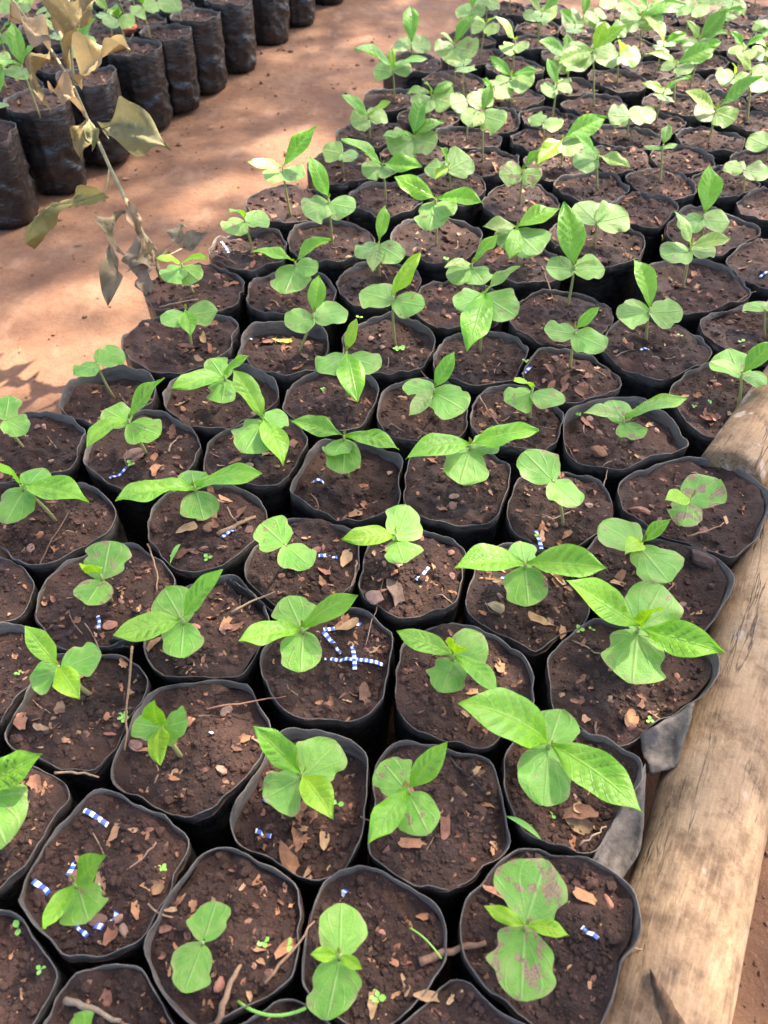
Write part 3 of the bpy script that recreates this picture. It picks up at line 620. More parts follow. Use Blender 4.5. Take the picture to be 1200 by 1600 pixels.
# ------------------------------------------------------------------ leaf shapes
def leaf_mesh(name, T, W, hw, nt=24, ns=11, bend=.12, fold=.10, cor=.034, wav=.03, seed=0, cord=0.0, veins=8, twist=0, lobes=.0, mat=None):
    t = np.linspace(0, 1, nt); s = np.linspace(-1, 1, ns); TT, SS = np.meshgrid(t, s, indexing='ij')
    wv = np.interp(t, T, W) * hw
    k_ = np.array([.25, .5, .25]); wv[1:-1] = np.convolve(wv, k_, 'valid')
    asy = 1 + lobes * vn(TT * 5 + seed * 3.3, np.sign(SS) * 2.2 + seed, 7) * np.abs(SS) * 2
    w_ = wv[:, None] * asy
    sa = np.abs(SS)
    x = TT - cord * np.clip(1 - TT / .35, 0, 1) * sa ** 1.6
    y = SS * w_
    ph = 2 * math.pi * (veins * TT - 1.7 * sa)
    z = -bend * TT ** 2 + fold * sa * w_ * 2 * (1 - .3 * sa)
    z = z + cor * np.cos(ph) * np.sin(math.pi * np.clip(sa, 0, 1)) * np.sin(math.pi * np.clip(TT * 1.05, 0, 1))
    z = z + wav * vn(TT * 4 + seed * 9.1, SS * 1.5 + seed * 2.7, 9) * 2 * sa + wav * .8 * np.sin(TT * 9 + seed + SS * 2) * sa ** 2
    if twist:
        a_ = twist * TT; y, z = y * np.cos(a_) - z * np.sin(a_), y * np.sin(a_) + z * np.cos(a_)
    # keep the tip on the x axis so that the leaf points where it is aimed
    tz = z[-1, ns // 2]; z = z - tz * TT
    V = np.stack([x, y, z], -1).reshape(-1, 3); UV = np.stack([TT, SS * .5 + .5], -1).reshape(-1, 2)
    me = mesh(name, V, grid_faces(nt, ns), True, UV); me.materials.append(mat or LEAFM); return me
TT_ = [0, .05, .14, .28, .43, .58, .73, .85, .94, 1]; TW_ = [.05, .10, .42, .80, .98, 1, .84, .50, .17, .02]
TLEAF = [leaf_mesh('leaf', TT_, TW_, .215 + .012 * (q % 3), bend=.08 + .12 * (q % 4), fold=.10 + .09 * (q % 3), seed=q + 1, lobes=.10, twist=(-.25, .2, 0, .3, -.1, .1, -.3, .25)[q % 8]) for q in range(8)]
for q in range(8): TLEAF.append(leaf_mesh('leaf', TT_, TW_, .20 + .012 * (q % 4), bend=.35 - .09 * (q % 4), fold=.05 + .08 * (q % 4), seed=q + 31, lobes=.16, cor=.02 + .006 * (q % 4), wav=.05, twist=random.uniform(-.35, .35)))
CT_ = [0, .03, .10, .22, .40, .58, .75, .88, .96, 1]; CW_ = [.10, .38, .66, .88, 1, 1, .90, .66, .38, .16]
CLEAF = [leaf_mesh('seed_leaf', CT_, CW_, .51 + .02 * (q % 3), bend=-.02 + .05 * (q % 4), fold=.03 * (q % 3) - .02, cor=.008, wav=.045, seed=20 + q, cord=.10, veins=4, lobes=.16 + .04 * (q % 5), nt=22, ns=15, mat=COTM) for q in range(16)]

def frame(base, tip, roll=0, wsc=1.0, up=None):
    x = tip - base; L = x.length; x.normalize()
    up = up or Vector((0, -.12, 1)); n = up - x * x.dot(up)
    if n.length < .15: n = Vector((0, -1, .2)) - x * x.dot(Vector((0, -1, .2)))
    n.normalize(); y = n.cross(x)
    m = Matrix.Rotation(roll, 3, x); y = m @ y; n = m @ n
    return Matrix(((x.x * L, y.x * L * wsc, n.x * L, base.x), (x.y * L, y.y * L * wsc, n.y * L, base.y), (x.z * L, y.z * L * wsc, n.z * L, base.z), (0, 0, 0, 1)))
def aim(node, px, py, L0, e0):
    """point on the sight line whose distance and slope from the node suit a leaf"""
    d = ray(px, py); best = None; t0 = (node - CAM).dot(d)
    dm = ((CAM + d * t0) - node).length; Lt = max(L0, dm * 1.06)
    for q in range(-60, 61):
        P = CAM + d * (t0 + q * .0015); v = P - node; L = v.length
        el = math.degrees(math.asin(max(-1, min(1, v.z / max(L, 1e-6)))))
        cost = ((L - Lt) / Lt * 3.0) ** 2 + ((el - e0) / 32) ** 2
        if P.z < SOIL + .006: cost += 5
        if best is None or cost < best[0]: best = (cost, P)
    return best[1]
def shade(c, v=.12):
    k_ = 1 + random.uniform(-v, v); return (c[0] * k_ * random.uniform(.93, 1.07), c[1] * k_, c[2] * k_ * random.uniform(.9, 1.1))
GRN = (.20, .41, .02); LIME = (.28, .47, .012); PALE = (.32, .43, .10); COT = (.175, .385, .036)

def make_plant(d, bag, kind_left=False):
    words, (bx, by), (nx, ny), C, T = d[:5]; dmg = d[5] if len(d) > 5 else 0
    foot = at(bx, by, level[bag])
    # the node: on its sight line, nearest to the upright through the foot
    r_ = ray(nx, ny); zx = Vector((0, 0, 1)); w0 = CAM - foot
    b_ = r_.dot(zx); den = 1 - b_ * b_
    s_ = (w0.dot(zx) - b_ * w0.dot(r_)) / den; t_ = (b_ * w0.dot(zx) - w0.dot(r_)) / den
    h = s_
    hmin = .040 if by > 1100 else .032
    if h < hmin or h > .13 or by > 1150:
        h = min(.13, max(h if by < 1150 else 0, random.uniform(.040, .05)))
        node = at(nx, ny, level[bag] + h); v = Vector((foot.x - node.x, foot.y - node.y, 0))
        if v.length > .03: v = v.normalized() * .03
        foot = Vector((node.x, node.y, level[bag])) + v * .8
        vv = Vector((foot.x - pos[bag][0], foot.y - pos[bag][1], 0))
        if vv.length > .04: vv *= .04 / vv.length; foot = Vector((pos[bag][0] + vv.x, pos[bag][1] + vv.y, level[bag]))
    else: node = CAM + r_ * t_
    foot.z = soil_z(bag, foot.x, foot.y) - .002
    root = empty('seedling', foot); tag(root, words, 'seedling', 'seedlings of the bed behind the path' if kind_left else 'seedlings of the near bed')
    midp = (foot + node) / 2 + Vector((random.uniform(-.004, .004), random.uniform(-.004, .004), 0))
    midp.x += (foot.x - node.x) * .12
    top = node + Vector((0, 0, .006 if T else .001))
    pts = bez(foot, midp * 1, node, 8) + [top]
    rb = .00165 if len(T) else .0014
    v, f, uv = tube([p - foot for p in pts], [rb * 1.15 - .00055 * q / 8 for q in range(9)], 8)
    link('stem', mesh('stem', v, f, True, uv), STEM, root)
    inv = Matrix.Translation(-foot)
    for c in C:
        small = 'tiny thin' in words
        tip = aim(node, c[0], c[1], .031, 2)
        b0 = node + (tip - node).normalized() * .0025
        fr_ = min(1, max(0, (620 - by) / 420)); pc = tuple(COT[e] * (1 - .75 * fr_) + (.28, .39, .12)[e] * .75 * fr_ for e in range(3))  # far seed leaves tinted paler: sunlit sheen and yellowing put into the colour
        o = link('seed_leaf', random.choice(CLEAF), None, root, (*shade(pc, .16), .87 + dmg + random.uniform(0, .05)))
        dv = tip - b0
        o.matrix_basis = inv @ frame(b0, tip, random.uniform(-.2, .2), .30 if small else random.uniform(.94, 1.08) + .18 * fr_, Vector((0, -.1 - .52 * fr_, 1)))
    for e in T:
        x, y = e[:2]; fl = e[2] if len(e) > 2 else ''
        up_pic = (ny - y) > abs(nx - x) * .6
        tip = aim(top, x, y, .020 if fl == 'y' and math.hypot(x - nx, y - ny) < 75 and by > 1100 else .042, 42 if up_pic else 14)
        b0 = top + (tip - top).normalized() * .001
        col = shade({'y': LIME, 'p': PALE, '': GRN}[fl])
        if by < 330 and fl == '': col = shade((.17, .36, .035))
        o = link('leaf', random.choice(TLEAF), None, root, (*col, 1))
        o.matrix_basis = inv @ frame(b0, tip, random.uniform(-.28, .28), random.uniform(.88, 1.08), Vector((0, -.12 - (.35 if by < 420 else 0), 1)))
    # the folded bud between the leaves
    if T:
        tip = top + Vector((random.uniform(-.003, .003), random.uniform(-.003, .003), random.uniform(.006, .011)))
        o = link('bud', random.choice(TLEAF), None, root, (*shade((.26, .26, .03)), 1)); o.matrix_basis = inv @ frame(top, tip, random.uniform(0, 6), .8)
    return root
random.seed(11)
for d, b in zip(PL, plant_bag): make_plant(d, b)
for d, b in zip(LPL, lplant_bag): make_plant(d, b, True)
random.seed(41)
def crowd(i, words, left):
    f_ = Vector((pos[i][0] + random.uniform(-.015, .015), pos[i][1] + random.uniform(-.015, .015), level[i])); nd = f_ + Vector((random.uniform(-.006, .006), 0, random.uniform(.045, .07)))
    a_ = random.uniform(0, 6.28); pr = lambda v: pxof(v.x, v.y, v.z)
    C_ = [pr(nd + Vector((math.cos(a_ + q * math.pi), math.sin(a_ + q * math.pi), 0)) * .034) for q in (0, 1)]
    T_ = [(*pr(nd + Vector((math.cos(a_ + 1.4 + q * math.pi) * .04, math.sin(a_ + 1.4 + q * math.pi) * .04, random.uniform(.01, .04)))), random.choice(('', '', 'p'))) for q in (0, 1)][:random.choice((0, 1, 2, 2))]
    make_plant((words, pr(f_), pr(nd), C_, T_, .04), i, left)
kr = 0; kl = 0
for i in range(NB0, NALL):
    px, py = pxof(*pos[i])
    if i in desc or (i < NBED and (py > 230 or py < -40)): continue
    if i >= NBED and (px < -60 or py < -60 or px > 330): continue
    if i < NBED: kr += 1; crowd(i, '%s seedling of the crowded far rows, counted from the near side' % ORD[kr - 1], False)
    else: kl += 1; crowd(i, '%s seedling counted among the back rows behind the path' % ORD[kl - 1], True)

# ------------------------------------------------------------------ logs
def make_log(name, a, b, r, m, seed, nseg=90, n=48, taper=0.0):
    L = (b - a).length; z = (b - a).normalized(); x = z.cross(Vector((0, 0, 1))).normalized(); y = z.cross(x)
    t = np.linspace(0, 1, nseg); q = np.linspace(0, 2 * math.pi, n, endpoint=False); Tm, Q = np.meshgrid(t, q, indexing='ij')
    rr = r * (1 - taper * Tm) * (1 + .06 * fbm(Tm * L * 7 + seed, np.cos(Q) * .9 + seed, 3, 3) + .05 * vn(np.sin(Q) * 1.1 + seed, Tm * L * 5, 4) + .012 * vn(Q * 6, Tm * L * 45, 6))
    bow = .006 * np.sin(Tm * 5 + seed)
    V = np.stack([rr * np.cos(Q) + bow, rr * np.sin(Q), Tm * L], -1).reshape(-1, 3)
    F = grid_faces(nseg, n, True)
    o = empty(name, a); M3 = Matrix((x, y, z)).transposed().to_4x4()
    o.matrix_basis = Matrix.Translation(a) @ M3
    c0 = len(V); V = np.concatenate([V, [[bow[0, 0], 0, -.004], [bow[-1, 0], 0, L + .004]]])
    F += [(c0, (j + 1) % n, j) for j in range(n)] + [(c0 + 1, (nseg - 1) * n + j, (nseg - 1) * n + (j + 1) % n) for j in range(n)]
    link('log_body', mesh('log_body', V, F), m, o)
    return o, M3
a = LC - ldir * .30; a.z = LZ; b = LC + ldir * 1.25; b.z = LZ
lg, LM = make_log('wooden_log', a, b, LR, WOOD, 2.0, 150, 56, .05)
tag(lg, 'thick bare wooden log lying along the right side of the bags', 'log')
# the split near its lower end: a dark sliver peeled from the surface
sa_ = at(1018, 1522, LZ + LR * .85); sb_ = at(1062, 1625, LZ + LR * .9)
inv = lg.matrix_basis.inverted(); p0 = inv @ sa_; p1 = inv @ sb_
pv = []; pf = []
for q in range(9):
    t = q / 8; ax = p0.z + (p1.z - p0.z) * t; ang0 = math.atan2(p0.y, p0.x); ang1 = math.atan2(p1.y, p1.x); an = ang0 + (ang1 - ang0) * t
    wdt = .02 + .26 * t ** .8
    for s in (-1, -.4, .3, 1):
        rr_ = LR * (1.055 - .0 * abs(s)) + (.0025 if abs(s) < .9 else -.003) + .0016 * math.sin(q * 2.1 + s * 3)
        pv.append((rr_ * math.cos(an + s * wdt), rr_ * math.sin(an + s * wdt), ax))
pf = grid_faces(9, 4); link('bark_split', mesh('bark_split', pv, pf), SPLIT, lg)
l2a = at(1140, 762, .135); l2r = .035; d2 = (at(1235, 612, .135) - l2a).normalized(); d2.z = 0; d2.normalize()
l2a.z = .142
lg2, _ = make_log('wooden_pole', l2a, l2a + d2 * .9 + Vector((0, 0, .05)), l2r, WOOD2, 5.0, 90, 44)
tag(lg2, 'paler lichen-spotted pole end at the right frame edge, behind the thick log', 'log')

# ------------------------------------------------------------------ dead branch in the bag at the path edge
bb = int(np.argmin(np.hypot(pos[:NBED, 0] - at(308, 452, RIM).x, pos[:NBED, 1] - at(308, 452, RIM).y)))
def atd(px, py, dep):
    r_ = ray(px, py); f = Vector((0, math.cos(PITCH), -math.sin(PITCH))); return CAM + r_ * (dep / r_.dot(f))
bf = at(258, 446, level[bb]); dep0 = (bf - CAM).dot(Vector((0, math.cos(PITCH), -math.sin(PITCH))))
BP = [(258, 446), (240, 402), (222, 362), (196, 311), (171, 260), (151, 215), (136, 184), (117, 141), (100, 110), (83, 83), (50, 40), (19, 0), (-8, -38)]
def bdep(i, n=len(BP) - 1): return dep0 - .02 * math.sin(i / n * 3) + .01 * i / n
bpts = [atd(x, y, bdep(i)) for i, (x, y) in enumerate(BP)]; bpts[0].z -= .01
br = empty('dead_branch', bf); tag(br, 'withered leaning branch with curled olive-brown dead leaves beside the path', 'branch')
v, f, uv = tube([p - bf for p in bpts], [.0028 - .0013 * q / 12 + .0004 * (q % 2) for q in range(13)], 8)
link('branch_stem', mesh('branch_stem', v, f, True, uv), TWIG, br, (.30, .25, .13, 1))
tw = [atd(116, 135, bdep(7)), atd(112, 90, bdep(8) - .01), atd(109, 40, bdep(9) - .015), atd(107, -10, bdep(10) - .02)]
v, f, uv = tube([p - bf for p in tw], [.0018, .0016, .0014, .0012], 6); link('side_twig', mesh('side_twig', v, f, True, uv), TWIG, br, (.30, .26, .13, 1))
tw = [atd(171, 262, bdep(4)), atd(168, 285, bdep(4) - .006), atd(163, 303, bdep(4) - .01)]
v, f, uv = tube([p - bf for p in tw], [.0014, .0012, .001], 6); link('side_twig', mesh('side_twig', v, f, True, uv), TWIG, br, (.30, .26, .13, 1))
tw = [atd(222, 362, bdep(2)), atd(240, 385, bdep(2) + .02), atd(252, 405, bdep(1) + .03), atd(285, 388, bdep(1) + .05)]
v, f, uv = tube([p - bf for p in tw], [.0018, .0016, .0012, .001], 6); link('side_twig', mesh('side_twig', v, f, True, uv), TWIG, br, (.32, .27, .16, 1))
OL = (.15, .115, .045); BE = (.29, .20, .112); GY = (.19, .145, .088); GG = (.15, .145, .062)
DL = [(80, 82, 14, 24, .30, BE, .5, .0, 9.0), (84, 92, 36, 142, .38, OL, .4, .3, 9.3), (103, 102, 158, -8, .30, OL, .9, .2, 7.7), (122, 132, 204, 78, .30, (.30, .235, .10), 1.0, .3, 7.3),
 (110, 78, 92, 26, .32, BE, .5, 0, 9.0), (132, 182, 66, 148, .28, BE, .9, .5, 6.2), (134, 186, 120, 246, .34, OL, .4, .3, 6.0), (138, 186, 158, 232, .36, GG, .5, .3, 5.8),
 (158, 200, 268, 228, .36, GG, .35, .3, 5.0), (165, 304, 40, 372, .20, (.24, .21, .08), .75, .35, 4.0), (196, 311, 222, 372, .30, BE, 1.0, .6, 3.0),
 (196, 330, 168, 385, .28, GY, 1.0, .5, 3.0), (172, 382, 191, 474, .27, GY, .4, .6, 2.6), (240, 402, 196, 412, .62, GY, .3, .2, 1.6), (232, 400, 216, 466, .45, GY, .4, .3, 1.4),
 (226, 372, 236, 420, .30, BE, 1.0, .7, 2.0), (285, 388, 325, 368, .45, GY, .4, .2, 1.0), (285, 390, 281, 352, .40, GY, .8, .3, 1.0), (244, 408, 252, 378, .3, BE, .8, .4, 1.4)]
for q, (x0, y0, x1, y1, hw, col, fold, curl, bi) in enumerate(DL):
    me = leaf_mesh('dead_leaf', TT_, TW_, hw * .62, nt=22, ns=9, bend=.3 + curl * 1.3, fold=fold, cor=.03, wav=.22, seed=50 + q, twist=random.uniform(-.7, .7), lobes=.45, mat=DEADM)
    dd = bdep(bi); p0 = atd(x0, y0, dd); p1 = atd(x1, y1, dd - random.uniform(-.015, .025))
    o = link('dead_leaf', me, None, br, (*shade(col), 1))
    toward = (CAM - p0).normalized()
    o.matrix_basis = Matrix.Translation(-bf) @ frame(p0, p1, random.uniform(-.5, .5), 1, toward + Vector((0, 0, .7)))
p0 = atd(222, 385, bdep(2)); p1 = atd(204, 392, bdep(2) - .01)
o = link('green_leaf', CLEAF[2], None, br, (.12, .2, .08, .8)); o.matrix_basis = Matrix.Translation(-bf) @ frame(p0, p1, 0, .8, (CAM - p0).normalized())

# ------------------------------------------------------------------ what lies on the soil
FOOT = {}
for d, b in list(zip(PL, plant_bag)) + list(zip(LPL, lplant_bag)): FOOT.setdefault(b, d[2])
def by(i, x, y):
    a_, b_ = pxof(x, y, SOIL); dx, dy = a_ - FOOT[i][0], b_ - FOOT[i][1]
    return ('right of' if dx > 0 else 'left of') if abs(dx) > abs(dy) else ('before' if dy > 0 else 'behind')
CN = {}
def bag_of(x, y):
    d = np.hypot(pos[:, 0] - x, pos[:, 1] - y); i = int(np.argmin(d)); return i, d[i]
def words_of(i):
    return desc.get(i)
for (x0, y0, x1, y1) in ST:
    p0 = at(x0, y0, SOIL + .001); p1 = at(x1, y1, SOIL + .001); i, _ = bag_of(*((p0 + p1) / 2).xy)
    z = level[i] + .003; p0 = at(x0, y0, z); p1 = at(x1, y1, z)
    L = (p1 - p0).length; n = 9; dx = (p1 - p0) / L; pr = Vector((-dx.y, dx.x, 0)); V = []; UV = []
    per = random.uniform(.0042, .0072); wd = .0017 * random.uniform(.85, 1.15)
    c = (p0 + p1) / 2
    for q in range(n):
        t = q / (n - 1); P = p0 + (p1 - p0) * t + pr * math.sin(t * 3 + x0) * .0009
        zz = max(soil_z(i, P.x + ex, P.y + ey) for ex in (-.002, 0, .002) for ey in (-.002, 0, .002)) + .0022 + .0016 * math.sin(t * 4 + y0)
        for s in (-1, 0, 1):
            V.append((P.x + pr.x * s * wd - c.x, P.y + pr.y * s * wd - c.y, zz + (.0005 if s == 0 else 0) - z)); UV.append((t * L / per + x0 * .37, s * .5 + .5))
    o = link('striped_strip', mesh('striped_strip', V, grid_faces(n, 3), True, UV), STRIP); o.location = (c.x, c.y, z)
    w_ = words_of(i)
    tag(o, '%s blue-white strip %s the %s' % ('longest' if L > .034 else 'long' if L > .017 else 'short' if L > .009 else 'tiny', by(i, c.x, c.y), w_) if w_ else 'blue and white striped strip on bare bag soil', 'strip', 'striped strips by bag %s' % (w_ or 'bare'))

def scrap_mesh(seed, ragged=.3):
    r_ = random.Random(seed); n = 14; V = []; L = 1; asp = r_.uniform(.34, .6)
    rings = (0, .4, .75, 1.0)
    prof = [1 + ragged * r_.uniform(-1, .5) for _ in range(n)]
    b1, b2 = r_.uniform(-.5, .7), r_.uniform(.1, .9); tw_ = r_.uniform(-.5, .5)
    for rg in rings:
        for j in range(n):
            q = j / n * 6.2832; rr_ = rg * (1 + (prof[j] - 1) * rg)
            x = math.cos(q) * rr_ * .5 * (1 + .15 * math.cos(q)); y = math.sin(q) * rr_ * .5 * asp
            z = b1 * x * x + b2 * y * y * 2.2 + tw_ * x * y + .02 * math.sin(x * 15 + seed)
            V.append((x, y, z))
    return mesh('leaf_scrap', V, grid_faces(4, n, True)[0:] , True)
SCR = [scrap_mesh(q, .2 + .05 * (q % 7)) for q in range(16)]
for me in SCR: me.materials.append(DRY)
def chip_mesh(seed):
    r_ = np.random.default_rng(seed); V = [np.array(v) for v in ICO]; F = []; mid = {}
    def mp(a_, b_):
        key = (min(a_, b_), max(a_, b_))
        if key not in mid: m_ = V[a_] + V[b_]; V.append(m_ / np.linalg.norm(m_)); mid[key] = len(V) - 1
        return mid[key]
    for a_, b_, c_ in ICOF:
        x, y, z = mp(a_, b_), mp(b_, c_), mp(c_, a_); F += [(a_, x, z), (x, b_, y), (z, y, c_), (x, y, z)]
    V = np.array(V); c0 = r_.normal(size=(7, 3)); c0 /= np.linalg.norm(c0, axis=1)[:, None]; lim = r_.uniform(.32, .7, 7)
    for q in range(7):
        d_ = V @ c0[q]; V = V - np.clip(d_ - lim[q], 0, None)[:, None] * c0[q]
    V *= 1 + r_.uniform(-.05, .05, (len(V), 1)); V[:, 2] *= .6; V[:, 0] *= 1.25
    return mesh('stone_chip', V * .62, F, False)
CHP = [chip_mesh(q) for q in range(10)]
for me in CHP: me.materials.append(CHIP)
BR = [(.32, .145, .072), (.38, .19, .095), (.24, .105, .062), (.40, .23, .12), (.20, .095, .06), (.34, .15, .08)]
CHC = [(.24, .12, .085), (.30, .14, .085), (.20, .11, .085), (.33, .19, .13)]
def rest(o, i, x, y, size, flat=.25, lift=.2):
    z = soil_z(i, x, y)
    o.location = (x, y, z + size * lift * .5 + .0008)
    o.rotation_euler = (random.gauss(0, flat), random.gauss(0, flat), random.uniform(0, 6.28)); o.scale = (size,) * 3
# bigger pieces seen in the photograph: px, py, length in px, kind
BIG = [(450,1352,62,'s','broad tan dry leaf at the bag rim below the leaf heap'),(470,1292,46,'s','curled tan dry leaf under the four-leaf seedling'),(462,1318,40,'s','folded brown dry leaf in the leaf heap'),
 (900,1268,64,'s','large curled tan dry leaf below the long-leaved seedling'),(848,972,44,'s','upright tan dry leaf near the log, lit'),(773,950,22,'c','pale yellowish stone chip left of the lit dry leaf'),
 (617,925,62,'s','big dark brown leaf shard, centre'),(586,941,28,'c','reddish stone chip left of the brown shard'),(174,1462,36,'s','tan dry leaf among the striped strips'),
 (670,1560,46,'s','pointed tan dry leaf at the bottom, centre'),(300,1410,24,'s','orange dry leaf above the two-lobed seedling'),(985,1120,40,'s','oval tan dry leaf near the log bank'),
 (880,985,30,'s','tan dry leaf scrap below the wide-winged seedling'),(707,1250,10,'c','small whitish pebble right of the ribbed seedling'),(695,1285,54,'s','tan leaf scrap beneath the ribbed seedling'),
 (640,1320,46,'s','brown leaf curl below the ribbed seedling'),(245,735,40,'s','bright tan dry leaf in the left edge bag'),(208,712,26,'c','brick-red chip in the left edge bag'),(295,828,36,'s','curved orange dry leaf left of centre'),
 (1035,372,10,'s','yellow fallen leaf beside the bunchy seedling'),(910,1405,52,'s','long brown leaf shard by the log'),(445,535,34,'s','yellowish oval fallen leaf in the heap at path edge'),
 (1000,792,26,'c','round brown stone chip in the wide bag'),(1100,878,34,'c','dark lumpy clod beside the log'),(330,768,30,'s','tan leaf roll under the wide-winged seedling'),(270,1218,28,'s','oval brown dry leaf above the black gap'),
 (240,1012,30,'s','tan dry leaf on the rim beside the folded flap'),(190,1035,28,'s','orange dry scrap above the arched-leaf seedling'),(115,1060,40,'s','brown leaf scrap under the arched-leaf seedling'),(935,715,26,'c','brown pebble behind the damaged seedling')]
EXIST = set()
for (px, py, lp, kd, lab) in BIG:
    p = at(px, py, SOIL); i, _ = bag_of(p.x, p.y); p = at(px, py, level[i] + .003)
    size = lp / scale_at(px, py, SOIL)
    if kd == 's':
        o = link('leaf_scrap', random.choice(SCR), None, None, (*shade(random.choice(BR[:4])), 1)); rest(o, i, p.x, p.y, size, .28, .3); tag(o, lab, 'dry leaf', 'larger dry leaves')
        if 'yellow' in lab: o.color = (.42, .34, .06, 1)
        if 'dark brown' in lab: o.color = (.12, .075, .055, 1)
    else:
        o = link('stone_chip', random.choice(CHP), None, None, (*shade(random.choice(CHC)), 1)); rest(o, i, p.x, p.y, size, .2, .4); tag(o, lab, 'stone', 'larger stone chips')
        if 'clod' in lab: o.color = (.07, .042, .034, 1)
        if 'pale' in lab or 'whitish' in lab: o.color = (.38, .26, .14, 1)
HEAP = [(893, 600, 34, 16, 13, 'brown scrap in the leaf heap below the disc seedling'), (465, 1305, 24, 30, 5, 'tan scrap in the leaf heap at the front'), (400, 528, 26, 12, 8, 'scrap in the leaf heap at path edge'), (1110, 640, 20, 14, 7, 'scrap in the heap behind the lichen pole'),
 (355, 800, 34, 24, 6, 'scrap of the litter below the wide-winged leaf'), (300, 545, 30, 14, 7, 'scrap in the path edge black bag'), (845, 860, 26, 20, 6, 'scrap left of the wide-winged seedling near the log'), (395, 405, 22, 10, 6, 'scrap in the bag beside the path strip'), (1080, 430, 30, 12, 5, 'scrap behind the yellow-stemmed seedling'), (770, 250, 30, 8, 6, 'scrap behind the round-leaf stem')]
for (hx, hy, sx, sy, n_, lab) in HEAP:
    for q in range(n_):
        px, py = random.gauss(hx, sx * .8), random.gauss(hy, sy * .8); p = at(px, py, SOIL); i, dd = bag_of(p.x, p.y)
        if dd > .045: continue
        p = at(px, py, level[i] + .003); o = link('leaf_scrap', random.choice(SCR), None, None, (*shade(random.choice(BR), .2), 1))
        rest(o, i, p.x, p.y, random.uniform(.011, .022), .4, .35); tag(o, lab, 'dry leaf', lab + ' group')
k = M('dusty_plastic', .7, .3); p = k.pos()
k.color(k.ramp(k.noise(p, 60, 6, .7), (.3, (.035, .029, .025)), (.62, (.13, .105, .085)))); k.normal(k.bump(k.noise(p, 130, 5), .6, .003)); DUSTY = k.m
def flap(bagpx, cs, mat, name='folded_flap', sag=.004):
    q_ = at(*bagpx, RIM); i = int(np.argmin(np.hypot(pos[:NBED, 0] - q_.x, pos[:NBED, 1] - q_.y)))
    root = [o for o in bpy.data.objects if o.name.startswith('nursery_bag') and abs(o.location.x - pos[i][0]) < 1e-5 and abs(o.location.y - pos[i][1]) < 1e-5][0]
    c = [at(*e) - root.location for e in cs]; n_ = 12; V = []; UV = []
    for a_ in range(n_):
        for b_ in range(n_):
            u_, v_ = a_ / (n_ - 1), b_ / (n_ - 1); P = (c[0] * (1 - u_) + c[1] * u_) * (1 - v_) + (c[3] * (1 - u_) + c[2] * u_) * v_
            V.append(P + Vector((0, 0, -sag * math.sin(math.pi * u_) * math.sin(math.pi * v_) * 2 + .009 * float(fbm(np.array([u_ * 3 + cs[0][0]]), np.array([v_ * 3]), 5, 4)[0])))); UV.append((u_, .9))
    o = link(name, mesh(name, V, grid_faces(n_, n_), True, UV), mat, root)
    md = o.modifiers.new('thickness', 'SOLIDIFY'); md.thickness = .0006
flap((980, 1055), ((1000, 1150, .157), (1086, 1096, .172), (1058, 1196, .152), (1016, 1212, .142)), DUSTY)
flap((897, 1225), ((925, 1345, .157), (1010, 1190, .166), (1003, 1326, .150), (962, 1390, .140)), DUSTY)
flap((325, 985), ((352, 905, .164), (372, 912, .172), (432, 962, .158), (398, 968, .152)), PLASTIC, 'torn_flap', .006)
flap((165, 930), ((168, 1000, .164), (196, 998, .166), (205, 1012, .158), (176, 1012, .158)), PLASTIC, 'torn_flap', .002)
def rand_in(i, k=.82):
    a_ = random.uniform(0, 6.2832); r_ = float(outline(i, np.array([a_]))[0]) * k * math.sqrt(random.random())
    return pos[i][0] + math.cos(a_) * r_, pos[i][1] + math.sin(a_) * r_
random.seed(23)
order = sorted([i for i in range(NBED) if i in desc], key=lambda i: pos[i][1])
nsc = nch = 0
far_v = []
for rank, i in enumerate(order):
    w_ = desc[i]
    k_ = 6 if rank < 34 else (4 if rank < 50 else 0)
    for q in range(k_ if nsc < 268 else 0):
        x, y = rand_in(i); cq = random.randrange(6); o = link('leaf_scrap', random.choice(SCR), None, None, (*shade(BR[cq], .2), 1)); nsc += 1
        rest(o, i, x, y, random.choice((.008, .011, .013, .016, .020)) * random.uniform(.8, 1.2), .35, .25)
        tag(o, '%s scrap %s the %s' % (('rusty', 'tan', 'brown', 'straw', 'dark', 'orange')[cq], by(i, x, y), w_), 'dry leaf', 'scraps by the ' + w_)
    for q in range((5 if rank < 34 else 3 if rank < 56 else 0) if nch < 262 else 0):
        x, y = rand_in(i); o = link('stone_chip', random.choice(CHP), None, None, (*shade(random.choice(CHC), .2), 1)); nch += 1
        rest(o, i, x, y, random.choice((.004, .005, .006, .008)) * random.uniform(.8, 1.3), .3, .35)
        tag(o, '%s stone %s the %s' % ('small' if o.scale.x < .0065 else 'large', by(i, x, y), w_), 'stone', 'chips by the ' + w_)
# the smaller and farther scraps, as one mass each
def scatter(name, meshes, items, mat, label=None):
    V = []; F = []
    for (x, y, z, size) in items:
        me = random.choice(meshes); e = Matrix.Translation((x, y, z)) @ (Matrix.Rotation(random.uniform(0, 6.28), 4, 'Z') @ Matrix.Rotation(random.gauss(0, .35), 4, 'X') @ Matrix.Rotation(random.gauss(0, .35), 4, 'Y')) @ Matrix.Scale(size, 4)
        b0 = len(V); V += [e @ v.co for v in me.vertices]; F += [tuple(b0 + q for q in p.vertices) for p in me.polygons]
    o = link(name, mesh(name, V, F, False), mat); o['kind'] = 'stuff'; return o
it = []
for i in range(NBED):
    px, py = pxof(*pos[i])
    n = 60 if py > 900 else (30 if py > 480 else 18)
    for q in range(n):
        x, y = rand_in(i, .88); s = random.choice((.003, .004, .005, .007, .009)) if py > 480 else random.choice((.006, .009, .012, .016)) * random.uniform(.8, 1.2)
        it.append((x, y, soil_z(i, x, y) + .0012 + s * .06, s))
